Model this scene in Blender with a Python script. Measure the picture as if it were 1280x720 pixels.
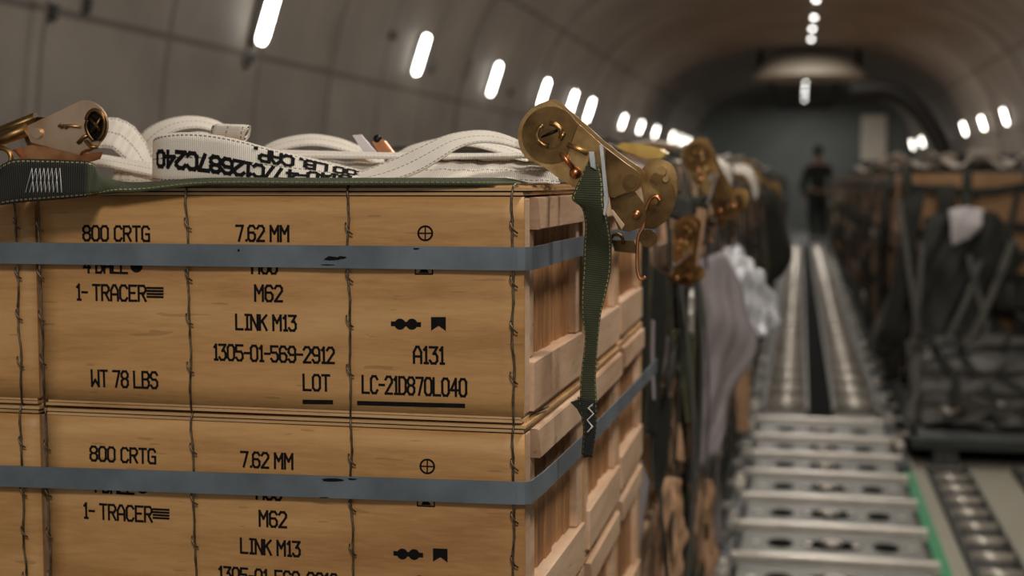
import bpy, bmesh, math, random
from mathutils import Vector, Matrix, Euler

# ------------------------------------------------------------------ scene
for o in list(bpy.data.objects):
    bpy.data.objects.remove(o)
SC = bpy.context.scene
COL = SC.collection
R = math.radians
random.seed(7)
F = 1778.0                      # focal length in pixels of the 1280 frame (50 mm)
HC = 1.22                       # camera height
PITCH = math.atan(138 / F)
YAW = math.atan(360 / math.hypot(F, 138))

cd = bpy.data.cameras.new('camera')
cam = bpy.data.objects.new('camera', cd)
COL.objects.link(cam)
cam.location = (0, 0, HC)
cam.rotation_euler = (math.pi / 2 - PITCH, 0, YAW)
cd.sensor_width = 36
cd.lens = 36 * F / 1280
cd.clip_start = .02
cd.clip_end = 200
cd.dof.use_dof = True
cd.dof.focus_distance = 1.30
cd.dof.aperture_fstop = 4.9
SC.camera = cam
CM = Euler((math.pi / 2 - PITCH, 0, YAW)).to_matrix()

SC.view_settings.view_transform = 'Standard'
SC.view_settings.look = 'None'
SC.view_settings.gamma = 1
SC.view_settings.use_curve_mapping = False
SC.view_settings.exposure = 0.0

W = bpy.data.worlds.new('world')
SC.world = W
W.use_nodes = True
W.node_tree.nodes['Background'].inputs[0].default_value = (1, .99, .96, 1)
W.node_tree.nodes['Background'].inputs[1].default_value = .40


def area(name, loc, target, size, power, col):
    l = bpy.data.lights.new(name, 'AREA')
    l.size = size
    l.energy = power
    l.color = col
    o = bpy.data.objects.new(name, l)
    COL.objects.link(o)
    o.location = loc
    o.rotation_euler = (Vector(target) - Vector(loc)).to_track_quat('-Z', 'Y').to_euler()
    return o


def point(name, loc, r, power, col):
    l = bpy.data.lights.new(name, 'POINT')
    l.shadow_soft_size = r
    l.energy = power
    l.color = col
    o = bpy.data.objects.new(name, l)
    COL.objects.link(o)
    o.location = loc
    return o


# unseen lamps added to light crates and hold, as if the ceiling row went on
area('added_bay_lamp', (.5, -1.3, 2.75), (-.45, 1.4, 1.0), .45, 38, (1, .93, .84))
area('added_bay_lamp', (.75, 1.6, 3.1), (-.2, 1.7, 1.0), .4, 30, (1, .93, .85))
for yy, pw in ((3.5, 52), (7.0, 48), (10.5, 46), (14.0, 42)):
    point('added_bay_lamp', (.12, yy, 3.22), .09, pw, (1, .95, .88))


def ray(px, py):
    return CM @ Vector(((px - 640) / F, (360 - py) / F, -1))


def P(px, py, Y):
    r = ray(px, py)
    return Vector((0, 0, HC)) + r * (Y / r.y)


def PX(px, py, X):
    r = ray(px, py)
    return Vector((0, 0, HC)) + r * (X / r.x)


# ------------------------------------------------------------------ materials
class NT:
    def __init__(s, name):
        s.m = bpy.data.materials.new(name)
        s.m.use_nodes = True
        s.t = s.m.node_tree
        s.b = s.t.nodes['Principled BSDF']

    def n(s, typ, **kw):
        x = s.t.nodes.new(typ)
        for k, v in kw.items():
            setattr(x, k, v)
        return x

    def l(s, a, b):
        s.t.links.new(a, b)

    def math(s, op, a, b=None, c=None):
        x = s.n('ShaderNodeMath', operation=op)
        for i, v in enumerate((a, b, c)):
            if v is None:
                continue
            if isinstance(v, (int, float)):
                x.inputs[i].default_value = v
            else:
                s.l(v, x.inputs[i])
        return x.outputs[0]

    def mix(s, f, a, b):
        x = s.n('ShaderNodeMix', data_type='RGBA')
        for i, v in ((0, f), (6, a), (7, b)):
            if isinstance(v, (int, float)):
                x.inputs[i].default_value = v
            elif isinstance(v, tuple):
                x.inputs[i].default_value = v + (1,)
            else:
                s.l(v, x.inputs[i])
        return x.outputs[2]

    def noise(s, vec, scale, detail=3, rough=.5, dist=0):
        x = s.n('ShaderNodeTexNoise')
        x.inputs['Scale'].default_value = scale
        x.inputs['Detail'].default_value = detail
        x.inputs['Roughness'].default_value = rough
        x.inputs['Distortion'].default_value = dist
        if vec is not None:
            s.l(vec, x.inputs['Vector'])
        return x.outputs['Fac']

    def coord(s, kind='Object', scale=None, rnd=True):
        tc = s.n('ShaderNodeTexCoord')
        v = tc.outputs[kind]
        if rnd and kind == 'Object':
            oi = s.n('ShaderNodeObjectInfo')
            a = s.n('ShaderNodeVectorMath', operation='MULTIPLY_ADD')
            s.l(oi.outputs['Random'], a.inputs[0])
            a.inputs[1].default_value = (37, 53, 71)
            s.l(v, a.inputs[2])
            v = a.outputs[0]
        if scale:
            mp = s.n('ShaderNodeVectorMath', operation='MULTIPLY')
            s.l(v, mp.inputs[0])
            mp.inputs[1].default_value = scale
            v = mp.outputs[0]
        return v

    def ramp(s, fac, stops):
        x = s.n('ShaderNodeValToRGB')
        e = x.color_ramp.elements
        while len(e) < len(stops):
            e.new(.5)
        for el, (p, c) in zip(e, stops):
            el.position = p
            el.color = c + (1,) if len(c) == 3 else c
        s.l(fac, x.inputs[0])
        return x.outputs[0]

    def bump(s, h, dist=.001, strength=.5):
        x = s.n('ShaderNodeBump')
        x.inputs['Strength'].default_value = strength
        x.inputs['Distance'].default_value = dist
        s.l(h, x.inputs['Height'])
        s.l(x.outputs[0], s.b.inputs['Normal'])

    def setp(s, rough=None, metal=None, col=None):
        if rough is not None:
            s.b.inputs['Roughness'].default_value = rough
        if metal is not None:
            s.b.inputs['Metallic'].default_value = metal
        if col is not None:
            s.b.inputs['Base Color'].default_value = col + (1,)


def sr(r, g, b):
    f = lambda c: (c / 255 / 12.92) if c / 255 <= .04045 else ((c / 255 + .055) / 1.055) ** 2.4
    return (f(r), f(g), f(b))


def wood(name, a, b, c, scale, grain=1.0, rough=.6):
    n = NT(name)
    v = n.coord('Object', scale)
    big = n.noise(v, 1.3, 2, .5, 1.2)
    fine = n.noise(n.coord('Object', tuple(x * 6 for x in scale)), 3.0, 5, .65, .3)
    f = n.math('ADD', n.math('MULTIPLY', big, .65), n.math('MULTIPLY', fine, .35 * grain))
    col = n.ramp(f, [(.32, a), (.52, b), (.72, c)])
    # a few short dark flecks, part of the veneer
    fl = n.noise(n.coord('Object', (scale[0] * 2.2, scale[1] * 2.2, scale[2] * 2.2)), 6, 1, .4)
    col = n.mix(n.math('MULTIPLY', n.math('GREATER_THAN', fl, .74), .35), col, tuple(x * .45 for x in a))
    n.l(col, n.b.inputs['Base Color'])
    n.setp(rough=rough)
    n.bump(fine, .0006, .35)
    return n.m


def metal(name, col, col2=None, rough=.35, scale=25, metallic=1.0, bump=.0):
    n = NT(name)
    v = n.coord('Object')
    f = n.noise(v, scale, 4, .6)
    c2 = col2 or tuple(x * .6 for x in col)
    n.l(n.ramp(f, [(.35, c2), (.62, col)]), n.b.inputs['Base Color'])
    n.l(n.math('ADD', n.math('MULTIPLY', f, .25), rough - .12), n.b.inputs['Roughness'])
    n.setp(metal=metallic)
    if bump:
        n.bump(f, bump, .6)
    return n.m


def flat(name, col, rough=.6, var=.15, scale=30, metallic=0, bump=0):
    n = NT(name)
    f = n.noise(n.coord('Object'), scale, 4, .6)
    n.l(n.ramp(f, [(.3, tuple(x * (1 - var) for x in col)), (.7, tuple(min(1, x * (1 + var)) for x in col))]),
        n.b.inputs['Base Color'])
    n.setp(rough=rough, metal=metallic)
    if bump:
        n.bump(f, bump, .6)
    return n.m


def webbing(name, base, dark, stitch, rib=.0022, rough=.75, lanes=()):
    """woven strap; UV u = metres along, v = 0..1 across"""
    n = NT(name)
    uv = n.n('ShaderNodeUVMap')
    sp = n.n('ShaderNodeSeparateXYZ')
    n.l(uv.outputs[0], sp.inputs[0])
    u, v = sp.outputs[0], sp.outputs[1]
    w = n.math('SINE', n.math('MULTIPLY', u, 2 * math.pi / rib))
    w2 = n.math('SINE', n.math('MULTIPLY', v, 2 * math.pi * 26))
    h = n.math('ADD', w, n.math('MULTIPLY', w2, .35))
    f = n.math('MULTIPLY_ADD', h, .28, .5)
    ns = n.noise(n.coord('Object'), 40, 3)
    f = n.math('ADD', n.math('MULTIPLY', f, .6), n.math('MULTIPLY', ns, .4))
    col = n.ramp(f, [(.2, dark), (.75, base)])
    dash = n.math('LESS_THAN', n.math('FRACT', n.math('DIVIDE', u, .0048)), .62)
    m = None
    for c in (.055, .945) + tuple(lanes):
        d = n.math('LESS_THAN', n.math('ABSOLUTE', n.math('SUBTRACT', v, c)), .016)
        m = d if m is None else n.math('MAXIMUM', m, d)
    m = n.math('MULTIPLY', m, dash)
    col = n.mix(n.math('MULTIPLY', m, .8), col, stitch)
    n.l(col, n.b.inputs['Base Color'])
    n.setp(rough=rough)
    n.b.inputs['Specular IOR Level'].default_value = .25
    n.bump(h, .0005, .55)
    return n.m


def emit(name, col, s):
    n = NT(name)
    n.setp(col=col, rough=.3)
    n.b.inputs['Emission Color'].default_value = col + (1,)
    n.b.inputs['Emission Strength'].default_value = s
    return n.m


M = {}
M['ply'] = wood('plywood', sr(170, 122, 72), sr(200, 152, 96), sr(216, 172, 116), (1.6, 9, 13), 1.0, .5)
M['cleat'] = wood('pale_wood', sr(186, 148, 116), sr(212, 178, 146), sr(226, 198, 170), (4, 2, 14), .8, .6)
M['board'] = wood('brown_boards', sr(120, 80, 46), sr(160, 112, 68), sr(186, 140, 92), (30, 30, 1.5), 1.2, .55)
M['lid'] = wood('lid_wood', sr(170, 130, 84), sr(205, 165, 116), sr(220, 186, 140), (1.5, 8, 20), 1.0, .55)
M['farwood'] = wood('crate_wood', sr(132, 94, 60), sr(176, 134, 92), sr(200, 160, 120), (3, 3, 3), 1.0, .6)
M['ink'] = flat('black_ink', (.010, .009, .009), .85, .3, 300)
M['ink'].node_tree.nodes['Principled BSDF'].inputs['Specular IOR Level'].default_value = .1
M['wire'] = metal('binding_wire', sr(140, 128, 110), sr(84, 74, 62), .45, 60)
M['band'] = metal('steel_band', sr(122, 133, 141), sr(101, 111, 119), .48, 14, .35)
M['green'] = webbing('green_webbing', sr(84, 88, 66), sr(36, 40, 28), sr(196, 184, 120), .0022)
M['black_web'] = webbing('dark_webbing', sr(52, 52, 46), sr(22, 23, 20), sr(150, 140, 100), .0022)
M['cream'] = webbing('cream_webbing', sr(238, 230, 218), sr(216, 207, 193), sr(60, 48, 40), .0020, .8, (.5,))
M['net'] = flat('net_webbing', (.028, .028, .022), .85, .3, 60)
M['netgrey'] = flat('grey_net_webbing', (.10, .095, .085), .85, .25, 60)
M['gold'] = metal('yellow_zinc', sr(192, 160, 108), sr(150, 114, 70), .34, 30)
M['golddark'] = metal('dull_shaded_zinc', sr(128, 100, 64), sr(90, 67, 42), .36, 30)  # dull parts, and painted shade on the frame plate and handle's right half
M['pinkzinc'] = metal('pale_zinc', sr(226, 198, 172), sr(206, 172, 134), .42, 18)
M['copper'] = metal('copper_zinc', sr(230, 168, 120), sr(196, 126, 86), .34, 30)
M['brightzinc'] = metal('bright_yellow_zinc', sr(232, 208, 128), sr(206, 170, 96), .36, 20)
M['steel'] = metal('bright_steel', sr(220, 220, 216), sr(176, 176, 172), .3, 30)
M['darkmetal'] = metal('dark_metal', (.03, .028, .025), (.016, .015, .014), .45, 30)
M['thread'] = flat('white_thread', (.82, .8, .78), .8, .1, 200)
M['foil'] = metal('silver_foil', sr(228, 229, 233), sr(200, 202, 206), .45, 10, .5)
M['plastic'] = flat('grey_plastic', sr(150, 142, 144), .42, .12, 12)
M['plasticdark'] = flat('dull_grey_sheet', sr(98, 97, 94), .5, .35, 9)
M['whitebag'] = flat('white_plastic', sr(224, 216, 218), .5, .08, 10)
M['alu'] = metal('aluminium', sr(206, 202, 192), sr(170, 168, 158), .48, 10, .4)
M['panelalu'] = metal('floor_aluminium', sr(148, 147, 139), sr(112, 111, 105), .5, 7, .3)
M['brightbar'] = metal('polished_bar', sr(232, 224, 212), sr(200, 192, 180), .36, 9, .5)
M['tray'] = metal('tray_metal', sr(92, 94, 94), sr(66, 68, 68), .5, 10, .5)
M['pit'] = flat('pit_dark', (.010, .009, .008), .9)
M['pit'].node_tree.nodes['Principled BSDF'].inputs['Specular IOR Level'].default_value = .1
M['floor'] = flat('deck_grey', (.075, .075, .072), .6, .3, 5)
M['beige'] = flat('beige_deck', sr(188, 184, 166), .65, .06, 6)
M['greenstrip'] = flat('green_paint', sr(50, 168, 108), .5, .1, 15)
M['pallet'] = metal('pallet_skin', sr(120, 122, 120), sr(86, 88, 88), .5, 5, .5)
M['palletrail'] = flat('pallet_rail', (.035, .045, .042), .5, .2, 20)
M['tarp'] = flat('dark_tarp', (.026, .028, .022), .7, .35, 8)
M['tube'] = emit('lit_tube', (1, .95, .86), 16)
M['spot'] = emit('lit_lens', (1, .97, .92), 8)
M['housing'] = flat('lamp_housing', sr(120, 116, 110), .5)
M['dome'] = flat('dome_paint', sr(226, 214, 196), .55, .05, 4)
M['hose'] = flat('black_rubber', (.010, .010, .010), .6, .3)
M['uniform'] = flat('dark_uniform', (.016, .018, .014), .85, .3, 12)
M['skin'] = flat('skin', sr(150, 108, 84), .55, .08)
M['hair'] = flat('dark_hair', (.012, .010, .008), .7)
M['boot'] = flat('boot_leather', (.012, .011, .010), .5)
M['cabinet'] = flat('cabinet_paint', (.05, .052, .05), .5)


def wall_mat():
    n = NT('bay_lining')
    tc = n.n('ShaderNodeTexCoord')
    sp = n.n('ShaderNodeSeparateXYZ')
    n.l(tc.outputs['Object'], sp.inputs[0])
    y, z, x = sp.outputs[1], sp.outputs[2], sp.outputs[0]

    def lines(c, per, wd, off=0.):
        f = n.math('FRACT', n.math('DIVIDE', n.math('ADD', c, off), per))
        d = n.math('ABSOLUTE', n.math('SUBTRACT', f, .5))
        return n.math('LESS_THAN', d, wd / per / 2)
    seam = n.math('MAXIMUM', lines(y, 1.06, .035), lines(z, .86, .03, .32))
    blot = n.noise(n.coord('Object', (1, 1, 1), False), 1.4, 4, .6)
    vo = n.n('ShaderNodeTexVoronoi')
    vo.inputs['Scale'].default_value = 1.3
    n.l(tc.outputs['Object'], vo.inputs['Vector'])
    hole = n.math('LESS_THAN', vo.outputs['Distance'], .10)
    col = n.ramp(blot, [(.3, sr(130, 122, 113)), (.7, sr(158, 150, 140))])
    col = n.mix(n.math('MULTIPLY', seam, .62), col, sr(62, 56, 50))
    col = n.mix(n.math('MULTIPLY', hole, .75), col, sr(40, 34, 30))
    n.l(col, n.b.inputs['Base Color'])
    n.setp(rough=.65)
    n.bump(n.math('SUBTRACT', 1.0, seam), .01, .5)
    return n.m


M['lining'] = wall_mat()
M['bulkhead'] = flat('bulkhead_paint', sr(108, 112, 110), .6, .1, 2)


# ------------------------------------------------------------------ mesh helpers
def link(name, me, mat, parent=None):
    o = bpy.data.objects.new(name, me)
    COL.objects.link(o)
    if mat is not None:
        me.materials.append(mat)
    if parent is not None:
        o.parent = parent
    return o


class MB:
    """collects shapes into one mesh; origin = point subtracted from every vertex"""

    def __init__(s, origin=(0, 0, 0)):
        s.bm = bmesh.new()
        s.o = Vector(origin)
        s.uv = s.bm.loops.layers.uv.new('UVMap')

    def v(s, p):
        return s.bm.verts.new(Vector(p) - s.o)

    def box(s, a, b, bevel=0, mtx=None):
        a, b = Vector(a), Vector(b)
        c = [Vector((x, y, z)) for x in (a.x, b.x) for y in (a.y, b.y) for z in (a.z, b.z)]
        if mtx:
            c = [mtx @ p for p in c]
        vs = [s.v(p) for p in c]
        fs = [(0, 1, 3, 2), (4, 6, 7, 5), (0, 4, 5, 1), (2, 3, 7, 6), (0, 2, 6, 4), (1, 5, 7, 3)]
        fc = [s.bm.faces.new([vs[i] for i in f]) for f in fs]
        if bevel:
            es = list({e for f in fc for e in f.edges})
            bmesh.ops.bevel(s.bm, geom=es, offset=bevel, segments=2, affect='EDGES', profile=.6)
        return s

    def prism(s, pts, off, bevel=0):
        """closed outline pts (3D) extruded by vector off"""
        off = Vector(off)
        a = [s.v(p) for p in pts]
        b = [s.v(Vector(p) + off) for p in pts]
        n = len(pts)
        f1 = s.bm.faces.new(a)
        f2 = s.bm.faces.new(b[::-1])
        for i in range(n):
            s.bm.faces.new((a[(i + 1) % n], a[i], b[i], b[(i + 1) % n]))
        if bevel:
            es = list(f1.edges) + list(f2.edges)
            bmesh.ops.bevel(s.bm, geom=es, offset=bevel, segments=2, affect='EDGES')
        return s

    def tube(s, pts, r, sides=8, closed=False):
        pts = [Vector(p) for p in pts]
        n = len(pts)
        rs = r if isinstance(r, (list, tuple)) else [r] * n
        rings = []
        up = None
        for i, p in enumerate(pts):
            if closed:
                t = pts[(i + 1) % n] - pts[i - 1]
            else:
                t = pts[min(i + 1, n - 1)] - pts[max(i - 1, 0)]
            t = t.normalized() if t.length > 1e-9 else Vector((0, 0, 1))
            if up is None:
                up = t.orthogonal().normalized()
            up = up - t * up.dot(t)
            up = up.normalized() if up.length > 1e-6 else t.orthogonal().normalized()
            w = t.cross(up)
            rings.append([s.v(p + (up * math.cos(k * 2 * math.pi / sides) + w * math.sin(k * 2 * math.pi / sides)) * rs[i])
                          for k in range(sides)])
        m = n if closed else n - 1
        for i in range(m):
            a, b = rings[i], rings[(i + 1) % n]
            for k in range(sides):
                f = s.bm.faces.new((a[k], a[(k + 1) % sides], b[(k + 1) % sides], b[k]))
                f.smooth = True
        if not closed:
            s.bm.faces.new(rings[0][::-1])
            s.bm.faces.new(rings[-1])
        return s

    def disc(s, c, r, axis, h, sides=24, bevel=0):
        """short cylinder from c along axis*h"""
        c = Vector(c)
        ax = Vector(axis).normalized()
        u = ax.orthogonal().normalized()
        w = ax.cross(u)
        pts = [c + (u * math.cos(k * 2 * math.pi / sides) + w * math.sin(k * 2 * math.pi / sides)) * r for k in range(sides)]
        return s.prism(pts, ax * h, bevel)

    def ball(s, c, r, seg=12):
        m = Matrix.Translation(Vector(c) - s.o)
        res = bmesh.ops.create_uvsphere(s.bm, u_segments=seg, v_segments=seg // 2 + 2, radius=r, matrix=m)
        for v in res['verts']:
            for f in v.link_faces:
                f.smooth = True
        return s

    def ribbon(s, A, B, t=.0016, n=48, wob=0):
        """strap between two edge lines (lists of 3D points)"""
        A, B = resample(A, n), resample(B, n)
        us = [0]
        for i in range(1, n):
            us.append(us[-1] + ((A[i] - A[i - 1]).length + (B[i] - B[i - 1]).length) / 2)
        m = 6
        rows = []
        for i in range(n):
            d = (A[min(i + 1, n - 1)] + B[min(i + 1, n - 1)] - A[max(i - 1, 0)] - B[max(i - 1, 0)])
            nn = d.cross(B[i] - A[i])
            nn = nn.normalized() if nn.length > 1e-12 else Vector((0, 0, 1))
            rows.append((A[i], B[i], nn))
        top, bot = [], []
        for i, (a, b, nn) in enumerate(rows):
            rt, rb = [], []
            for k in range(m + 1):
                q = k / m
                p = a.lerp(b, q)
                if wob:
                    p = p + nn * wob * math.sin(i * .9 + q * 5) * math.sin(i * .37)
                th = t / 2 * (1 if 0 < k < m else .6)
                rt.append(s.v(p + nn * th))
                rb.append(s.v(p - nn * th))
            top.append(rt)
            bot.append(rb)

        def face(vs, uvs):
            f = s.bm.faces.new(vs)
            f.smooth = True
            for lp, c in zip(f.loops, uvs):
                lp[s.uv].uv = c
        for i in range(n - 1):
            for k in range(m):
                q0, q1 = k / m, (k + 1) / m
                uvq = [(us[i], q0), (us[i + 1], q0), (us[i + 1], q1), (us[i], q1)]
                face((top[i][k], top[i + 1][k], top[i + 1][k + 1], top[i][k + 1]), uvq)
                face((bot[i][k + 1], bot[i + 1][k + 1], bot[i + 1][k], bot[i][k]), [uvq[3], uvq[2], uvq[1], uvq[0]])
            for k, vv in ((0, .02), (m, .98)):
                q = (bot[i][k], bot[i + 1][k], top[i + 1][k], top[i][k])
                face(q if k == 0 else q[::-1], [(us[i], vv), (us[i + 1], vv), (us[i + 1], vv), (us[i], vv)])
        for i in (0, n - 1):
            for k in range(m):
                face((top[i][k], top[i][k + 1], bot[i][k + 1], bot[i][k]), [(us[i], k / m)] * 4)
        return s

    def build(s, name, mat, parent=None, smooth=False):
        bmesh.ops.recalc_face_normals(s.bm, faces=s.bm.faces[:])
        me = bpy.data.meshes.new(name)
        s.bm.to_mesh(me)
        s.bm.free()
        if smooth:
            for p in me.polygons:
                p.use_smooth = True
        ob = link(name, me, mat, parent)
        if parent is None:
            ob.location = s.o
        return ob


def catmull(pts, sub=10):
    pts = [Vector(p) for p in pts]
    if len(pts) < 3:
        return [pts[0].lerp(pts[-1], i / sub) for i in range(sub + 1)]
    out = []
    n = len(pts)
    for i in range(n - 1):
        p0, p1, p2, p3 = pts[max(i - 1, 0)], pts[i], pts[i + 1], pts[min(i + 2, n - 1)]
        for k in range(sub):
            t = k / sub
            out.append(.5 * ((2 * p1) + (p2 - p0) * t + (2 * p0 - 5 * p1 + 4 * p2 - p3) * t * t + (3 * p1 - p0 - 3 * p2 + p3) * t ** 3))
    out.append(pts[-1])
    return out


def resample(pts, n, smooth=True):
    c = catmull(pts) if smooth else [Vector(p) for p in pts]
    L = [0]
    for a, b in zip(c, c[1:]):
        L.append(L[-1] + (b - a).length)
    out = []
    j = 0
    for i in range(n):
        s = L[-1] * i / (n - 1)
        while j < len(c) - 2 and L[j + 1] < s:
            j += 1
        d = L[j + 1] - L[j]
        out.append(c[j].lerp(c[j + 1], (s - L[j]) / d if d > 1e-12 else 0))
    return out


def empty(name, loc, label=None, cat=None, group=None, rz=0):
    o = bpy.data.objects.new(name, None)
    COL.objects.link(o)
    o.location = loc
    o.rotation_euler = (0, 0, rz)
    o.empty_display_size = .05
    tag(o, label, cat, group)
    return o


def tag(o, label=None, cat=None, group=None, kind=None):
    for k, v in (('label', label), ('category', cat), ('group', group), ('kind', kind)):
        if v:
            o[k] = v
    return o


def struct(o):
    o['kind'] = 'structure'
    return o


def copy_tree(o, parent=None, skip=()):
    c = o.copy()
    COL.objects.link(c)
    if parent is not None:
        c.parent = parent
    for ch in list(o.children):
        if ch.name.split('.')[0] in skip:
            continue
        copy_tree(ch, c)
    return c


ORD = ['first', 'second', 'third', 'fourth', 'fifth', 'sixth', 'seventh', 'eighth', 'ninth', 'tenth', 'eleventh',
       'twelfth', 'thirteenth', 'fourteenth', 'fifteenth', 'sixteenth', 'seventeenth', 'eighteenth', 'nineteenth', 'twentieth']

# ------------------------------------------------------------------ the shell of the hold
SEC = [(2.6, 0), (2.7, .5), (2.75, 1.0), (2.74, 1.5), (2.66, 2.0), (2.48, 2.5), (2.15, 2.92), (1.6, 3.22), (.9, 3.38), (0, 3.42)]
Y0, Y1 = -3.2, 36.0
prof = resample([Vector((x, 0, z)) for x, z in SEC], 26)


def shell(name, side, i0, i1):
    mb = MB()
    pts = prof[i0:i1]
    ys = [Y0, Y1]
    for q in range(2):
        rows = []
        for p in pts:
            k = .06 if q else 0
            rows.append([mb.v((side * (p.x + k), y, p.z + (k if p.z > 2.5 else 0))) for y in ys])
        for a, b in zip(rows, rows[1:]):
            f = mb.bm.faces.new((a[0], a[1], b[1], b[0]))
            f.smooth = True
    return struct(mb.build(name, M['lining']))


shell('wall_left', -1, 0, 19)
shell('wall_right', 1, 0, 19)
mb = MB()
for q in (0, .06):
    rows = [[mb.v((x, y, z + q)) for y in (Y0, Y1)] for x, z in
            [(p.x, p.z) for p in prof[18:]] + [(-p.x, p.z) for p in prof[18:][::-1][1:]]]
    for a, b in zip(rows, rows[1:]):
        mb.bm.faces.new((a[0], a[1], b[1], b[0])).smooth = True
struct(mb.build('ceiling', M['lining']))
struct(MB().box((-2.7, Y0, -.12), (2.7, Y1, 0)).build('floor', M['floor']))
mb = MB()
pts = [(p.x, Y1, p.z) for p in prof] + [(-p.x, Y1, p.z) for p in prof[::-1][1:]]
mb.prism(pts, (0, .1, 0))
struct(mb.build('wall_front', M['bulkhead']))
# ribs of the lining
for k, y in enumerate([4.7 + 3.2 * i for i in range(10)]):
    mb = MB()
    rows = []
    for p in prof + [Vector((-p.x, 0, p.z)) for p in prof[::-1][1:]]:
        nrm = Vector((-p.x, 0, 1.3 - p.z)).normalized()
        rows.append([mb.v((p.x, y, p.z)), mb.v(Vector((p.x, y, p.z)) + nrm * .012),
                     mb.v(Vector((p.x, y + .07, p.z)) + nrm * .022), mb.v((p.x, y + .07, p.z))])
    for a, b in zip(rows, rows[1:]):
        for i in range(3):
            mb.bm.faces.new((a[i], a[i + 1], b[i + 1], b[i]))
    struct(mb.build('trim_%d' % (k + 1), M['lining']))
# forward bulkhead: pale access door and dark frame
d = MB().box((1.45, 35.9, 1.5), (2.05, 35.985, 2.75), .02).build('door_1', M['dome'])
struct(d)
t = empty('equipment_cabinet', (1.75, 35.5, 0), 'dark equipment cabinet against the forward bulkhead right of the aisle', 'cabinet')
MB((1.75, 35.5, 0)).box((1.35, 35.2, 0), (2.2, 35.8, 1.62), .02).build('body', M['cabinet'], t)
MB((1.75, 35.5, 0)).box((1.4, 35.17, .1), (2.15, 35.2, 1.5), .01).build('door', M['darkmetal'], t)

def wall_x(z):
    for a, b in zip(prof, prof[1:]):
        if a.z <= z <= b.z:
            return a.x + (b.x - a.x) * (z - a.z) / max(1e-6, b.z - a.z)
    return 2.6


def on_wall(px, py):
    X = -2.65
    for _ in range(8):
        p = PX(px, py, X)
        X = -wall_x(p.z)
    return PX(px, py, X)


for px, py, w, h, lb, kind in ((62, 14, .05, .06, 'small dark recess high on the left wall at the frame corner', 'box'), (106, 6, .03, .06, 'narrow dark slot high on the left wall beside the corner recess', 'box'),
                               (308, 72, .045, .05, 'pale round socket on the left wall below the nearest tube light', 'ring'), (583, 88, .10, .16, 'dark pointed bracket on the left wall between two tube lights', 'tri'),
                               (540, 82, .05, .05, 'small pale round button on the left wall beside the second tube light', 'disc'), (490, 44, .10, .05, 'dark smudged plate on the left wall left of the second tube light', 'box'),
                               (637, 115, .05, .06, 'small dark plate on the left wall beside the third tube light', 'box')):
    c = on_wall(px, py)
    t = empty('wall_fitting', c, lb, 'fitting')
    n = Vector((.95, 0, -.3))
    up = Vector((.3, 0, .95))
    ax = Vector((0, 1, 0))
    mb = MB(c)
    if kind == 'tri':
        q = [c + up * h * .6, c + ax * w * .5 - up * h * .3, c + ax * w * .3 - up * h * .5, c - ax * w * .6 - up * h * .45, c - ax * w * .5]
    elif kind == 'box':
        q = [c + ax * a * w + up * b * h for a, b in ((-.5, -.5), (.5, -.5), (.5, .5), (-.5, .5))]
    else:
        q = [c + ax * math.cos(k * math.pi / 8) * w + up * math.sin(k * math.pi / 8) * h for k in range(16)]
    mb.prism([p - n * .01 for p in q], n * .035, .003)
    mb.build('plate', M['housing'] if kind in ('ring', 'disc') else M['cabinet'], t)
    if kind == 'ring':
        MB(c).prism([c + (p - c) * .5 + n * .022 for p in q], n * .006).build('hole', M['pit'], t)
    else:
        MB(c).disc(c + n * .02, w * .12, n, .012, 10).build('screw', M['housing'], t)

# ------------------------------------------------------------------ lamps
def wall_light(px, py, side, label):
    X = 2.60 * side
    c = PX(px, py, X)
    z = 2.0 + (c.z - 2.0) * .6
    c = Vector((X, c.y, z))
    up = Vector((-side * .31, 0, .95)).normalized()
    nrm = Vector((-side * .95, 0, -.31))
    t = empty('wall_light', c - nrm * .04, label, 'light', 'tube lights along the %s wall' % ('left' if side < 0 else 'right'))
    o = Vector(t.location)
    h, w = (.098, .042) if c.y < 19 else (.075, .022)
    mb = MB(o)
    ax = Vector((0, 1, 0))
    pts = []
    for sgn, ang0 in ((1, 0), (-1, math.pi)):
        for k in range(9):
            a = ang0 + math.pi * k / 8
            pts.append(c + up * sgn * h + ax * (math.cos(a) * w) + up * (math.sin(a) * w))
    mb.prism(pts, nrm * .022)
    mb.build('tube', M['tube'], t)
    mb = MB(o)
    pts2 = [c + (p - c) * 1.12 - nrm * .05 for p in pts]
    mb.prism(pts2, nrm * .052)
    mb.build('housing', M['housing'], t)


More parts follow.
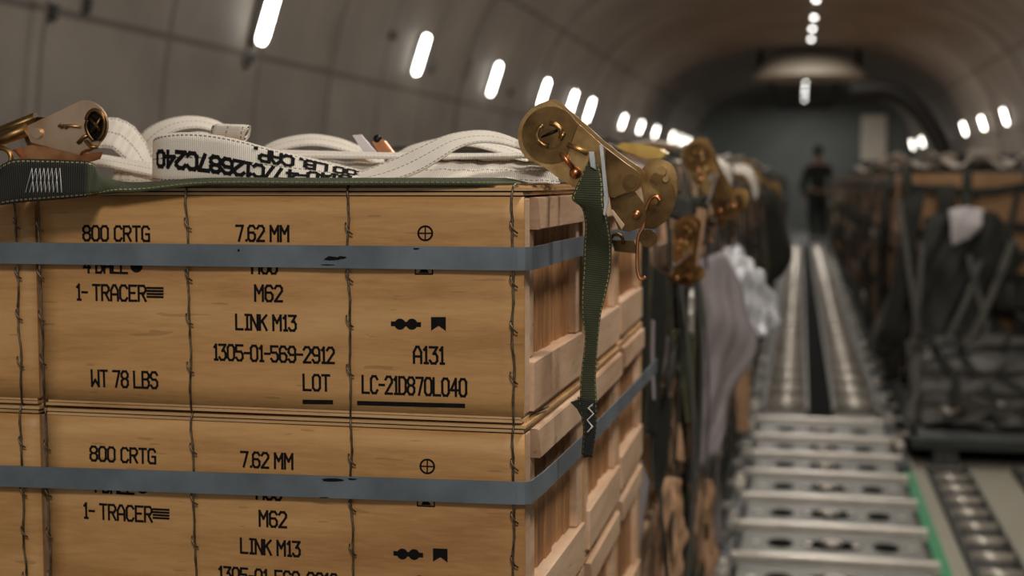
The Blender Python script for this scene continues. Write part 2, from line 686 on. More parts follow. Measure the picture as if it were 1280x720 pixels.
for i, (px, py) in enumerate([(333, 17), (525, 59), (617, 92), (679, 109), (714, 123), (736, 133), (778, 149), (800, 156),
                              (819, 162), (840, 169), (850, 173), (859, 176.5), (868, 180), (876, 182.5)]):
    wall_light(px, py, -1, 'lit tube light on the left wall, %s from the camera' % ORD[i])
for i, (px, py) in enumerate([(1257, 145), (1229, 153), (1206, 160), (1180, 168), (1153, 177), (1141, 180.5)]):
    wall_light(px, py, 1, 'lit tube light on the right wall, %s counted from the right edge' % ORD[i])
for i, (px, py) in enumerate([(1020, 1), (1017.5, 23), (1015.5, 37), (1014, 50), (1007, 104), (1006, 112), (1006, 118), (1005.5, 125)]):
    if i < 4:
        r = ray(px, py)
        c = Vector((0, 0, HC)) + r * ((3.34 - HC) / r.z)
    else:
        c = P(px, py, 27.6 + 2.1 * (i - 4))
    t = empty('ceiling_light', (c.x, c.y, 3.41), 'round lit ceiling lamp, %s from the top of the frame' % ORD[i], 'light',
              'round lamps along the ceiling centreline')
    MB(t.location).disc((c.x, c.y, c.z - .005), .028, (0, 0, 1), .03).build('lens', M['spot'], t)
    MB(t.location).disc((c.x, c.y, c.z + .024), .06, (0, 0, 1), .05).build('housing', M['housing'], t)
    if i >= 4:
        MB(t.location).tube([(c.x, c.y, c.z + .06), (c.x, c.y, 3.41)], .02).build('drop_rod', M['housing'], t)
    if i in (0, 2, 3, 5, 7):
        area('ceiling_lamp', (c.x, c.y, c.z - .012), (c.x, c.y, 0), .05, 34, (1, .96, .9))

# shallow dome under the ceiling with its frame
dc = P(1011, 96, 25)
t = empty('ceiling_dome', (dc.x, 25, 3.40), 'pale shallow dome hanging under the ceiling over the aisle', 'dome')
o = Vector(t.location)
mb = MB(o)
rings = []
for k in range(9):
    a = math.pi / 2 * k / 8
    rings.append([mb.v((dc.x + .9 * math.cos(a) * math.cos(j * math.pi / 20), 25 + .9 * math.cos(a) * math.sin(j * math.pi / 20),
                        dc.z + .38 * math.sin(a))) for j in range(40)] if k < 8 else None)
rings[8] = None
for a, b in zip(rings[:7], rings[1:8]):
    for j in range(40):
        mb.bm.faces.new((a[j], a[(j + 1) % 40], b[(j + 1) % 40], b[j])).smooth = True
mb.bm.faces.new(rings[7])
mb.bm.faces.new(rings[0][::-1])
mb.build('bowl', M['dome'], t)
mb = MB(o)
mb.tube([(dc.x + .93 * math.cos(j * math.pi / 20), 25 + .93 * math.sin(j * math.pi / 20), dc.z) for j in range(40)], .03, 8, True)
mb.build('rim', M['dome'], t)
for sx in (-1, 1):
    MB(o).tube([(dc.x + sx * .82, 25, dc.z + .02), (dc.x + sx * .82, 25, 3.405)], .045).build('bracket', M['darkmetal'], t)
t = empty('hanging_rack', (dc.x, 27.2, 3.4), 'dark trapezoid frame hanging from the ceiling below the pale dome', 'frame')
o = Vector(t.location)
mb = MB(o)
a0, a1, b0, b1 = P(960, 92, 27.2), P(974, 134, 27.2), P(1048, 92, 27.2), P(1038, 134, 27.2)
for a, b in ((a0, a1), (b0, b1), (a1, b1)):
    mb.tube([a, b], .04, 8)
mb.build('bars', M['cabinet'], t)
mb = MB(o)
for a in (a0, b0):
    mb.tube([a, (a.x, 27.2, 3.40)], .05, 8)
mb.build('hanger', M['cabinet'], t)

# black duct arching from the ceiling down behind the right cargo
pts = [P(*p, 15.3) for p in [(1095, 112), (1112, 114), (1130, 122), (1148, 137), (1162, 156), (1174, 178), (1180, 196)]]
pts = [Vector((pts[0].x - .6, 15.3, pts[0].z - .05)) + Vector((.35, 0, .03))] + pts
last = pts[-1]
pts += [Vector((last.x + .10, 15.3, 1.375)), Vector((last.x + .35, 15.32, 1.365)), Vector((last.x + .75, 15.35, 1.365))]
tag(MB().tube(catmull(pts), .09, 14).build('air_hose', M['hose']), 'thick black hose arching down behind the right-hand cargo', 'hose')

# ------------------------------------------------------------------ aisle floor
def tray(name, x0, x1, y0, y1, step, label, group, z=.05, mat='tray', rmat='brightbar', cap=100, w=.03):
    t = empty(name, ((x0 + x1) / 2, y0, 0), label, 'roller tray', group)
    o = Vector(t.location)
    mb = MB(o)
    mb.box((x0, y0, .002), (x1, y1, .018))
    mb.box((x0, y0, .002), (x0 + .014, y1, z + .012), .002)
    mb.box((x1 - .014, y0, .002), (x1, y1, z + .012), .002)
    mb.build('frame', M[mat], t)
    n = int((y1 - y0) / step)
    r0 = None
    for k in range(min(n, cap)):
        y = y0 + step * (k + .5)
        if r0 is None:
            r0 = MB().tube([(x0 + .016, 0, 0), (x1 - .016, 0, 0)], w, 12).build('roller', M[rmat], t)
            q = r0
        else:
            q = r0.copy()
            COL.objects.link(q)
        q.location = Vector((0, y, z)) - Vector((o.x, o.y, 0))
        q.location.x = -o.x
    return t


AX0, AX1 = -.17, .41
tray('roller_tray', AX0, .06, 7.25, 25.5, .45, 'aluminium roller tray on the left half of the aisle', None, .045, 'panelalu', 'brightbar', 100, .042)
tray('roller_tray', .18, AX1, 7.25, 25.5, .45, 'aluminium roller tray on the right half of the aisle', None, .045, 'panelalu', 'brightbar', 100, .042)
tag(MB().box((.06, 7.25, .001), (.18, 25.5, .006)).build('floor_channel', M['pit']), 'dark channel between the two roller trays of the aisle', 'channel')
ys = [3.6, 4.02, 4.44, 4.86, 5.3, 5.74, 6.14, 6.55, 7.04]
for i, (a, b) in enumerate(zip(ys, ys[1:])):
    t = empty('floor_panel', (.12, a, 0), 'grey metal aisle floor panel with three cups, %s from the bottom of the frame' % ORD[max(0, i - 1)],
              'floor panel', 'aisle floor panels between bright bars')
    o = Vector(t.location)
    mb = MB(o)
    ym = (a + b) / 2
    mb.box((AX0, a + .03, .002), (AX1, b - .03, .03), .004)
    mb.build('plate', M['panelalu'], t)
    for x, w, h in ((-.045, .042, .06), (.12, .095, .06), (.29, .042, .06)):
        MB(o).prism([(x + w * math.cos(k * math.pi / 10), ym + h * math.sin(k * math.pi / 10), .0305) for k in range(20)], (0, 0, .001)).build('cup', M['pit'], t)
    MB(o).tube([(.12 + .025 * math.cos(k * math.pi / 8), ym + .02 * math.sin(k * math.pi / 8), .037) for k in range(16)], .008, 6, True).build('tie_down_ring', M['brightbar'], t)
    for x in (-.125, .045, .195, .37):
        MB(o).disc((x, ym, .03), .012, (0, 0, 1), .004, 10).build('bolt', M['brightbar'], t)
for i, y in enumerate(ys[1:]):
    mb = MB((.12, y, 0))
    mb.box((AX0 - .03, y - .017, .001), (AX1 + .03, y + .017, .05), .006)
    tag(mb.build('cross_bar', M['brightbar']), 'bright metal bar across the aisle floor, %s from the bottom of the frame' % ORD[i], 'bar', 'bright bars across the aisle')
# side guide rails, with locks
for sx, x, lb in ((-1, -.208, 'left'), (1, .442, 'right')):
    y0 = 3.2 if sx < 0 else 6.0
    t = empty('guide_rail', (x, y0, 0), 'dark guide rail along the %s side of the aisle floor' % lb, 'rail')
    o = Vector(t.location)
    mb = MB(o)
    mb.box((x - .022, y0, .001), (x + .022, 25.5, .035), .003)
    mb.build('rail', M['tray'], t)
    n = 24
    for k in range(n):
        y = y0 + .3 + k * .62
        m2 = MB(o)
        m2.box((x - .02, y, .035), (x + .02, y + .14, .075), .008)
        m2.tube([(x - .018, y + .07, .08), (x + .018, y + .07, .08)], .016, 8)
        m2.build('lock', M['alu'] if k % 3 else M['brightbar'], t)
tag(MB((.45, 4.5, 0)).box((.435, 3.3, .001), (.475, 6.02, .012)).build('green_strip', M['greenstrip']), 'bright green strip along the edge of the beige floor', 'strip')
struct(MB().box((.475, 3.0, .0), (2.6, 6.3, .008)).build('floor_right', M['beige']))
tray('roller_tray', .53, .69, 3.5, 6.05, .20, 'dark roller tray on the beige floor beside the green strip', None, .028, 'tray', 'brightbar', 100, .019)
tray('roller_tray', .87, 1.03, 3.5, 6.05, .20, 'dark roller tray on the beige floor at the right edge', None, .028, 'tray', 'brightbar', 100, .019)

# ------------------------------------------------------------------ stroke lettering
GL = {
    '0': [[(0, 1), (0, 5), (1, 6), (3, 6), (4, 5), (4, 1), (3, 0), (1, 0), (0, 1)]],
    '1': [[(1, 5), (2, 6), (2, 0)], [(1.2, 0), (2.8, 0)]],
    '2': [[(0, 5), (1, 6), (3, 6), (4, 5), (4, 4), (0, 0), (4, 0)]],
    '3': [[(0, 6), (4, 6), (2, 3.6), (3.2, 3.6), (4, 2.6), (4, 1), (3, 0), (1, 0), (0, 1)]],
    '4': [[(3, 0), (3, 6), (0, 2), (4, 2)]],
    '5': [[(4, 6), (0, 6), (0, 3.5), (3, 3.5), (4, 2.6), (4, 1), (3, 0), (1, 0), (0, 1)]],
    '6': [[(4, 5), (3, 6), (1, 6), (0, 5), (0, 1), (1, 0), (3, 0), (4, 1), (4, 2.4), (3, 3.3), (0, 3.3)]],
    '7': [[(0, 6), (4, 6), (1.6, 0)]],
    '8': [[(1, 3.2), (0, 4.1), (0, 5), (1, 6), (3, 6), (4, 5), (4, 4.1), (3, 3.2), (1, 3.2), (0, 2.3), (0, 1), (1, 0), (3, 0), (4, 1), (4, 2.3), (3, 3.2)]],
    '9': [[(0, 1), (1, 0), (3, 0), (4, 1), (4, 5), (3, 6), (1, 6), (0, 5), (0, 3.8), (1, 2.8), (4, 2.8)]],
    'A': [[(0, 0), (0, 4), (1.4, 6), (2.6, 6), (4, 4), (4, 0)], [(0, 2.4), (4, 2.4)]],
    'B': [[(0, 0), (0, 6), (3, 6), (4, 5), (4, 4), (3, 3.2), (0, 3.2)], [(3, 3.2), (4, 2.2), (4, 1), (3, 0), (0, 0)]],
    'C': [[(4, 5), (3, 6), (1, 6), (0, 5), (0, 1), (1, 0), (3, 0), (4, 1)]],
    'D': [[(0, 0), (0, 6), (2.8, 6), (4, 5), (4, 1), (2.8, 0), (0, 0)]],
    'E': [[(4, 6), (0, 6), (0, 0), (4, 0)], [(0, 3.1), (3, 3.1)]],
    'G': [[(4, 5), (3, 6), (1, 6), (0, 5), (0, 1), (1, 0), (4, 0), (4, 2.8), (2.3, 2.8)]],
    'I': [[(2, 0), (2, 6)], [(1, 6), (3, 6)], [(1, 0), (3, 0)]],
    'K': [[(0, 0), (0, 6)], [(4, 6), (0, 2.7)], [(1.3, 3.8), (4, 0)]],
    'L': [[(0, 6), (0, 0), (4, 0)]],
    'M': [[(0, 0), (0, 6), (2, 3), (4, 6), (4, 0)]],
    'N': [[(0, 0), (0, 6), (4, 0), (4, 6)]],
    'O': [[(0, 1), (0, 5), (1, 6), (3, 6), (4, 5), (4, 1), (3, 0), (1, 0), (0, 1)]],
    'P': [[(0, 0), (0, 6), (3, 6), (4, 5), (4, 3.8), (3, 2.8), (0, 2.8)]],
    'R': [[(0, 0), (0, 6), (3, 6), (4, 5), (4, 4), (3, 3), (0, 3)], [(1.8, 3), (4, 0)]],
    'S': [[(4, 5), (3, 6), (1, 6), (0, 5), (0, 4.1), (1, 3.2), (3, 3.2), (4, 2.3), (4, 1), (3, 0), (1, 0), (0, 1)]],
    'T': [[(0, 6), (4, 6)], [(2, 6), (2, 0)]],
    'W': [[(0, 6), (0, 0), (2, 2.4), (4, 0), (4, 6)]],
    '-': [[(.6, 3), (3.4, 3)]],
    '.': [[(1.7, .15), (2.3, .15)]],
    '/': [[(0, -.4), (4, 6.4)]],
    ' ': [],
}


GWD = {'.': .36, ' ': .5, '1': .62, '-': .72, 'M': 1.12, 'W': 1.12, 'I': .7, '/': .8}


def strokes(text, w, h, adv=None, cw=.64):
    """polylines in a w x h box, lower-left origin; narrow signs take less room"""
    wd = [GWD.get(c, 1) for c in text]
    tot = sum(wd) - (1 - cw) * wd[-1]
    unit = w / tot
    out = []
    x0 = 0
    for ch, g in zip(text, wd):
        gw = unit * g * cw
        for pl in GL[ch]:
            if ch in '1.-I':
                xs = [p[0] for q in GL[ch] for p in q]
                lo, hi = (.6, 3.4) if ch in 'I-' else (.8, 3.0)
                out.append([(x0 + (x - lo) / (hi - lo) * gw, y / 6 * h) for x, y in pl])
            else:
                out.append([(x0 + x / 4 * gw, y / 6 * h) for x, y in pl])
        x0 += unit * g
    return out


def draw(mb, lines, th, fn, step=None):
    """flat ink strips of width th; fn maps 2D to 3D"""
    for pl in lines:
        for (x0, y0), (x1, y1) in zip(pl, pl[1:]):
            L = math.hypot(x1 - x0, y1 - y0)
            if L < 1e-9:
                continue
            dx, dy = (x1 - x0) / L, (y1 - y0) / L
            ex = th / 2 * .9
            n = max(1, int(L / step)) if step else 1
            pr = None
            for k in range(n + 1):
                s = -ex + (L + 2 * ex) * k / n
                x, y = x0 + dx * s, y0 + dy * s
                pa, pb = fn(x - dy * th / 2, y + dx * th / 2), fn(x + dy * th / 2, y - dx * th / 2)
                if pa is None or pb is None:
                    pr = None
                    continue
                a, b = mb.v(pa), mb.v(pb)
                if pr:
                    mb.bm.faces.new((pr[0], pr[1], b, a))
                pr = (a, b)


# ------------------------------------------------------------------ the wirebound crates
CW, CD, CH = .4805, .306, .2148
YF = 1.25
ZT = 1.2028 - .2045                     # base height of the top layer
corner = P(655, 390, YF)
XR = corner.x
CROT = R(-1.3)


def to_local(px, py):
    """pixel on the front face of the top crate -> crate coordinates (front-right corner = CW/2)"""
    # plane through the corner turned by CROT
    r = ray(px, py)
    nrm = Vector((-math.sin(CROT), math.cos(CROT), 0)) * -1
    c0 = Vector((XR, YF, 0))
    o = Vector((0, 0, HC))
    t = (c0 - o).dot(nrm) / r.dot(nrm)
    p = o + r * t
    dx = Vector((math.cos(CROT), math.sin(CROT), 0))
    return ((p - c0).dot(dx) + CW / 2, p.z - ZT)


def make_crate():
    t = empty('ammunition_crate', (0, 0, 0), 'x', 'crate', 'wirebound plywood ammunition crates')
    h = CW / 2
    p0, p1 = .006, .2045
    # slightly bowed front and back sheets
    for y, sg in ((0, -1), (CD, 1)):
        mb = MB()
        nx, nz = 24, 10
        g = [[[None] * (nz + 1) for _ in range(nx + 1)] for _ in range(2)]
        for l in (0, 1):
            for i in range(nx + 1):
                for k in range(nz + 1):
                    u, w = i / nx, k / nz
                    bow = .0016 * math.sin(u * math.pi * 3) ** 2 * math.sin(w * math.pi)
                    g[l][i][k] = mb.v((-h + CW * u, y + sg * (bow if l else bow - .004), p0 + (p1 - p0) * w))
            for i in range(nx):
                for k in range(nz):
                    f = mb.bm.faces.new((g[l][i][k], g[l][i + 1][k], g[l][i + 1][k + 1], g[l][i][k + 1]))
                    f.smooth = True
        ring = [(i, 0) for i in range(nx)] + [(nx, k) for k in range(nz)] + [(nx - i, nz) for i in range(nx)] + [(0, nz - k) for k in range(nz)]
        for a, b in zip(ring, ring[1:] + ring[:1]):
            mb.bm.faces.new((g[0][a[0]][a[1]], g[0][b[0]][b[1]], g[1][b[0]][b[1]], g[1][a[0]][a[1]]))
        mb.build('front_panel' if sg < 0 else 'back_panel', M['ply'], t)
    # ends
    for sx in (-1, 1):
        def bx(name, x0, x1, y0, y1, z0, z1, mat, bev=.0012):
            MB().box((min(sx * x0, sx * x1), y0, z0), (max(sx * x0, sx * x1), y1, z1), bev).build(name, mat, t)
        mb = MB()
        for k in range(6):                       # the vertical end boards
            y0 = .074 + k * .0335
            xo = .0015 * (k * 7 % 3)
            mb.box((sx * (h - .026), y0, .008), (sx * (h - .0125 + xo), y0 + .032, .203), .001)
        mb.build('end_panel', M['board'], t)
        bx('cleat', h - .03, h - .001, .0045, .030, .006, .203, M['cleat'])
        bx('cleat', h - .03, h - .006, .031, .072, .053, .172, M['cleat'])
        bx('cleat', h - .03, h - .001, CD - .034, CD - .0045, .053, .172, M['cleat'])
        bx('cleat', h - .028, h + .003, .0305, CD - .0045, .006, .052, M['cleat'])
        # top cleat with a slanted front end
        mb = MB()
        z0, z1 = .1735, .2035
        pr = [(.036, z1), (CD - .0045, z1), (CD - .0045, z0), (.050, z0)]
        mb.prism([(sx * (h - .028), y, z) for y, z in pr], (sx * .033, 0, 0), .001)
        mb.build('cleat', M['cleat'], t)
    # base and lid sheets
    mb = MB()
    mb.box((-h + .002, -.0005, 0), (h - .002, CD + .0005, .0026), .0004)
    mb.box((-h + .004, .001, .0031), (h - .003, CD - .001, .0058), .0004)
    mb.build('base', M['lid'], t)
    mb = MB()
    # lower ply lies flat, upper ply lifts a little towards the right front
    for z0, th, lift, o in ((.2050, .0026, .0009, .001), (.2089, .0026, .0011, -.001), (.2124, .0022, .0000, .012)):
        vs = []
        for dz in (0, th):
            vs.append([mb.v((-h + min(o, .002), -.001 + o, z0 + dz)), mb.v((h - min(o, .002), -.001 + o, z0 + dz + lift)),
                       mb.v((h - min(o, .002), CD, z0 + dz)), mb.v((-h + min(o, .002), CD, z0 + dz))])
        a, b = vs
        mb.bm.faces.new(a)
        mb.bm.faces.new(b[::-1])
        for i in range(4):
            mb.bm.faces.new((a[i], a[(i + 1) % 4], b[(i + 1) % 4], b[i]))
    mb.build('lid', M['lid'], t)
    # binding wires with their staples
    for w, px in enumerate((55, 239, 438.5, 643)):
        x = to_local(px, 400)[0]
        rnd = random.Random(w)
        mb = MB()
        path = [(x + .012, .09, CH + .0010), (x + .005, .03, CH + .0008), (x, .003, CH + .0006), (x - .001, -.0035, CH - .005)]
        zz = .2
        k = 0
        while zz > .008:
            path.append((x + rnd.uniform(-.0012, .0012) + .0022 * (1 - zz / .2) - .001, -.0044, zz))
            zz -= .0215
            k += 1
        path += [(x, -.003, .001), (x, .004, -.0004)]
        path = catmull(path, 5)
        mb.tube(path, .00105, 7)
        # second strand twisted round the first
        tw = [Vector(p) + Vector((math.cos(i * 1.1) * .0010, math.sin(i * 1.1) * .0006 - .0002, 0)) for i, p in enumerate(path[18:-8])]
        mb.tube(tw, .0006, 5)
        st = []
        for j in range(4):
            z = .178 - j * .044 - rnd.uniform(0, .006)
            st.append(catmull([(x - .0026, -.0042, z + .006), (x - .0018, -.0068, z + .0032), (x + .0014, -.0068, z - .0018), (x + .0040, -.0046, z - .0046)], 5))
        bw = mb.build('binding_wire', M['wire'], t)
        for q in st:
            MB().tube(q, .0008, 6).build('staple', M['wire'], bw)
    return t


def stencil(t):
    """black printing on the front face; text boxes read off the top crate"""
    t = [c for c in t.children if c.name.split('.')[0] == 'front_panel'][0]
    def fn(x, z):
        u = (x + CW / 2) / CW
        w = (z - .006) / .1985
        bow = .0016 * math.sin(u * math.pi * 3) ** 2 * math.sin(max(0, min(1, w)) * math.pi)
        return (x, -.0004 - bow, z)
    TX = [('800 CRTG', 105, 187, 282, 301, .0), ('7.62 MM', 296, 361, 281.5, 301.5, 0), ('4 BALL', 106, 160, 321, 341, 0), ('M80', 316, 347, 321.5, 342, 0),
          ('1- TRACER', 97, 183, 355, 375, 0), ('M62', 320, 353.5, 356, 376.5, 0), ('LINK M13', 296, 370.5, 392.5, 412, 0),
          ('1305-01-569-2912', 268, 417.5, 430, 450, 0), ('LOT', 380, 412, 467.5, 488, 0), ('WT 78 LBS', 115.5, 197, 462, 483, 0),
          ('A131', 518, 556, 432.5, 454, 0), ('LC-21D870L040', 453.5, 583, 469, 491.5, 0)]
    for s, x0, x1, y0, y1, _ in TX:
        a = to_local(x0, y1)
        b = to_local(x1, y1)
        c = to_local(x0, y0)
        hgt = (c[1] - a[1]) * .93
        sl = (to_local(x1, y1)[1] - a[1]) / (b[0] - a[0])
        sl = 0
        wd = b[0] - a[0]
        th = .0023
        mb = MB()
        draw(mb, strokes(s, wd, hgt, cw=.74), th, lambda x, y: fn(a[0] + x, a[1] + .0006 + y))
        mb.build('stencil_text', M['ink'], t)

    def poly(mb, pts):
        mb.bm.faces.new([mb.v(fn(*to_local(*p))) for p in pts])

    def circ(mb, cx, cy, r, n=20):
        poly(mb, [(cx + r * math.cos(k * 2 * math.pi / n), cy + r * math.sin(k * 2 * math.pi / n)) for k in range(n)])
    mb = MB()
    n = 28
    cx, cy = 532, 291.5
    for k in range(n):
        a, b = k * 2 * math.pi / n, (k + 1) * 2 * math.pi / n
        poly(mb, [(cx + 10 * math.cos(a), cy + 10 * math.sin(a)), (cx + 10 * math.cos(b), cy + 10 * math.sin(b)),
                  (cx + 7.6 * math.cos(b), cy + 7.6 * math.sin(b)), (cx + 7.6 * math.cos(a), cy + 7.6 * math.sin(a))])
    poly(mb, [(cx - 8, cy - .9), (cx + 8, cy - .9), (cx + 8, cy + .9), (cx - 8, cy + .9)])
    poly(mb, [(cx - .9, cy - 8), (cx + .9, cy - 8), (cx + .9, cy + 8), (cx - .9, cy + 8)])
    mb.build('target_symbol', M['ink'], t)
    mb = MB()
    circ(mb, 171.5, 333, 7.5)
    mb.build('dot_symbol', M['ink'], t)
    mb = MB()
    for k in range(4):
        y = 358.3 + k * 3.7
        poly(mb, [(184, y), (205, y + .5), (205, y + 3.3), (184, y + 2.8)])
    mb.build('bars_symbol', M['ink'], t)
    mb = MB()                                              # framed box symbol half under the band
    for a in [[(519, 320), (542, 320), (542, 322), (519, 322)], [(519, 341.5), (542, 341.5), (542, 343.3), (519, 343.3)],
              [(519, 322), (520.6, 322), (520.6, 341.5), (519, 341.5)], [(540.4, 322), (542, 322), (542, 341.5), (540.4, 341.5)],
              [(524, 341), (530.5, 331), (537, 341)]]:
        poly(mb, a)
    mb.build('frame_symbol', M['ink'], t)
    mb = MB()                                              # two wheels on a bar
    poly(mb, [(489, 401.5), (527, 402.5), (527, 408.5), (489, 407.5)])
    for cx in (500.5, 515.5):
        circ(mb, cx, 405, 7)
    mb.build('wheels_symbol', M['ink'], t)
    mb = MB()
    poly(mb, [(539.5, 396), (558, 396), (558, 413.5), (549, 407), (539.5, 413)])
    mb.build('flag_symbol', M['ink'], t)
    for a in ([(378.5, 499.5), (416.5, 500), (416.5, 505.5), (378.5, 505)], [(446.5, 501), (581.5, 504.5), (581.5, 510), (446.5, 506.5)]):
        mb = MB()
        poly(mb, a)
        mb.build('underline', M['ink'], t)


proto = make_crate()
OFFX = CW / 2


def place(o, xr, y, layer, rot=CROT):
    """xr = world X of the front-right corner"""
    m = Matrix.Rotation(rot, 4, 'Z')
    v = m @ Vector((-OFFX, 0, 0))
    o.location = (xr + v.x, y + v.y, ZT - layer * CH)
    o.rotation_euler = (0, 0, rot)


crates = []


def crate(xr, y, layer, label, rot=CROT, first=False, text=False):
    o = proto if first else copy_tree(proto)
    place(o, xr, y, layer, rot)
    o['label'] = label
    crates.append((o, text))
    return o


ex = Vector((math.cos(CROT), math.sin(CROT)))
crate(XR, YF, 0, 'stencilled plywood ammunition crate, top one of the front stack', first=True, text=True)
crate(XR + .0005, YF + .001, 1, 'stencilled plywood ammunition crate, second from the top of the front stack', text=True, rot=CROT + R(-.25))
dl = CW + .007
crate(XR - ex.x * dl, YF - ex.y * dl + .004, 0, 'top plywood crate at the left edge, showing one binding wire')
crate(XR - ex.x * dl, YF - ex.y * dl + .003, 1, 'lower plywood crate at the left edge, left of the second stencilled crate')
dn = 'plywood crate low in the front stack, under the two stencilled crates'
for L in (2, 3, 4):
    crate(XR, YF, L, dn)
    crate(XR - ex.x * dl, YF - ex.y * dl + .003, L, dn)
row2 = ['top plywood crate of the second stack, behind the hanging green strap', 'second plywood crate from the top of the second stack, crossed by the lower band',
        'third plywood crate from the top of the second stack', 'fourth plywood crate from the top of the second stack', 'bottom plywood crate of the second stack']
for L in range(5):
    crate(XR + .004 + .002 * (L % 2), YF + .326, L, row2[L], R(-.4))
row3 = [s.replace('second stack', 'third stack').replace(', behind the hanging green strap', ', behind the ratchet').replace(', crossed by the lower band', '') for s in row2]
for L in range(5):
    crate(XR + .002 + .002 * (L % 2), YF + .648, L, row3[L], R(.2))
for o, tx in crates:
    if tx:
        stencil(o)

for o, _ in crates[2:4]:
    ws = [c for c in o.children if c.name.split('.')[0] == 'binding_wire']
    max(ws, key=lambda c: sum(v.co.x for v in c.data.vertices) / len(c.data.vertices)).location.x = -.0085

# steel bands round the stack
CX = Vector((XR, YF, 0))
dxv = Vector((math.cos(CROT), math.sin(CROT), 0))
dyv = Vector((-math.sin(CROT), math.cos(CROT), 0))


def band(zl, zr, zs, label, yend):
    """one strap round front and right side, zl..zr height along the front, zs list (dist along side, z)"""
    w = .0208
    t = empty('steel_band', CX + Vector((0, 0, zr)), label, 'band')
    path = []
    for k in range(13):
        s = -1.0 + 1.0 * k / 12
        path.append((CX + dxv * s - dyv * .0075, zl + (zr - zl) * (s + .65) / .65))
    path[-1] = (CX - dxv * .004 - dyv * .0075, zr)
    path.append((CX + dxv * .002 - dyv * .0066, zr))
    path.append((CX + dxv * .0062 - dyv * .001, zr))
    for d, z in zs:
        path.append((CX + dxv * .0075 + dyv * d, z))
    A = [Vector((p.x, p.y, z + w / 2)) for p, z in path]
    B = [Vector((p.x, p.y, z - w / 2)) for p, z in path]
    mb = MB(t.location)
    n = len(A)
    th = .0012
    rows = []
    for i in range(n):
        d = A[min(i + 1, n - 1)] - A[max(i - 1, 0)]
        nr = Vector((d.y, -d.x, 0)).normalized() * th
        rows.append([mb.v(A[i] + nr), mb.v(B[i] + nr), mb.v(B[i]), mb.v(A[i])])
    for a, b in zip(rows, rows[1:]):
        for k in range(4):
            mb.bm.faces.new((a[k], a[(k + 1) % 4], b[(k + 1) % 4], b[k]))
    mb.bm.faces.new(rows[0])
    mb.bm.faces.new(rows[-1][::-1])
    mb.build('strap', M['band'], t)
    return t


def zpx(px, py, Y=YF):
    return P(px, py, Y - .006).z


z1r, z1l = zpx(650, 323.5), zpx(5, 317)
z2r, z2l = zpx(650, 616), zpx(5, 600.5)
b1 = band(z1l, z1r, [(.05, z1r), (.15, z1r), (.30, z1r - .001), (.62, z1r - .002), (.93, z1r)],
          'grey steel band round the top layer of crates', 2.2)
b2 = band(z2l, z2r, [(.05, z2r - .002), (.15, z2r - .004), (.30, z2r - .006), (.62, z2r - .006), (.93, z2r - .004)],
          'grey steel band round the second layer of crates', 2.2)
# dark scuffs on the bands
rs = random.Random(3)
for bnd, zz, spots in ((b1, (z1l, z1r), [(415, 323, 14, 3), (427, 322, 6, 2), (520, 311, 5, 1.2), (410, 331, 9, .9), (298, 313, 1.5, 2)]), (b2, (z2l, z2r), [(415, 600, 16, 2), (440, 599, 7, 1.3), (405, 622, 8, .8)])):
    for (px, py, w, h) in spots:
        mb = MB(bnd.location)
        q = []
        for k in range(10):
            a = k * math.pi / 5
            f = rs.uniform(.6, 1.1)
            r = ray(px + w * f * math.cos(a), py + h * f * math.sin(a))
            nn = -dyv
            tt = ((CX - dyv * .0092) - Vector((0, 0, HC))).dot(nn) / r.dot(nn)
            q.append(Vector((0, 0, HC)) + r * tt)
        mb.bm.faces.new([mb.v(p) for p in q])
        mb.build('scuff', M['ink'], bnd.children[0])

# pallet under the near stacks
def pallet(x0, x1, y0, y1, label, z=.08, th=.057):
    t = empty('cargo_pallet', ((x0 + x1) / 2, y0, z), label, 'pallet')
    o = Vector(t.location)
    MB(o).box((x0 + .03, y0 + .03, z), (x1 - .03, y1 - .03, z + th), .004).build('deck', M['pallet'], t)
    mb = MB(o)
    for a, b in (((x0, y0, z + .006), (x1, y0 + .03, z + th - .01)), ((x0, y1 - .03, z + .006), (x1, y1, z + th - .01)),
                 ((x0, y0 + .03, z + .006), (x0 + .03, y1 - .03, z + th - .01)), ((x1 - .03, y0 + .03, z + .006), (x1, y1 - .03, z + th - .01))):
        mb.box(a, b, .003)
    mb.build('rail', M['palletrail'], t)
    sx = x1 if x1 < 0 else x0
    sg = 1 if x1 < 0 else -1
    n = 6
    for k in range(n):
        y = y0 + (y1 - y0) * (k + .5) / n
        MB(o).tube([(sx + sg * (.012 + .02 * math.sin(a * math.pi / 6)), y + .03 * math.cos(a * math.pi / 6), z + .035 + .005 * math.sin(a * math.pi / 6)) for a in range(12)], .006, 6, True).build('tie_down_ring', M['alu'], t)
    return t


for x, lb in ((-.45, 'nearest the aisle'), (-1.4, 'under the middle of the left pallets'), (-2.35, 'nearest the left wall')):
    mb = MB((x, 1, 0))
    mb.box((x - .05, .6, .001), (x + .05, 25.6, .08), .004)
    tag(mb.build('pallet_rail', M['tray']), 'long rail under the left pallets, ' + lb, 'rail')
for x, lb in ((.62, 'nearest the aisle'), (1.5, 'under the middle of the right pallets'), (2.35, 'nearest the right wall')):
    mb = MB((x, 6.2, 0))
    mb.box((x - .05, 6.15, .009 if 0 else .001), (x + .05, 25.6, .08), .004)
    tag(mb.build('pallet_rail', M['tray']), 'long rail under the right pallets, ' + lb, 'rail')
ZP = .137
pallet(-2.5, -.235, 1.12, 2.28, 'metal pallet under the near stack of stencilled crates')

# ------------------------------------------------------------------ green strap along the top edge
CT = ZT + CH + .0006                   # top of the crates


def pl(lst, Y):
    return [P(*p, Y) if len(p) == 2 else P(p[0], p[1], p[2]) for p in lst]


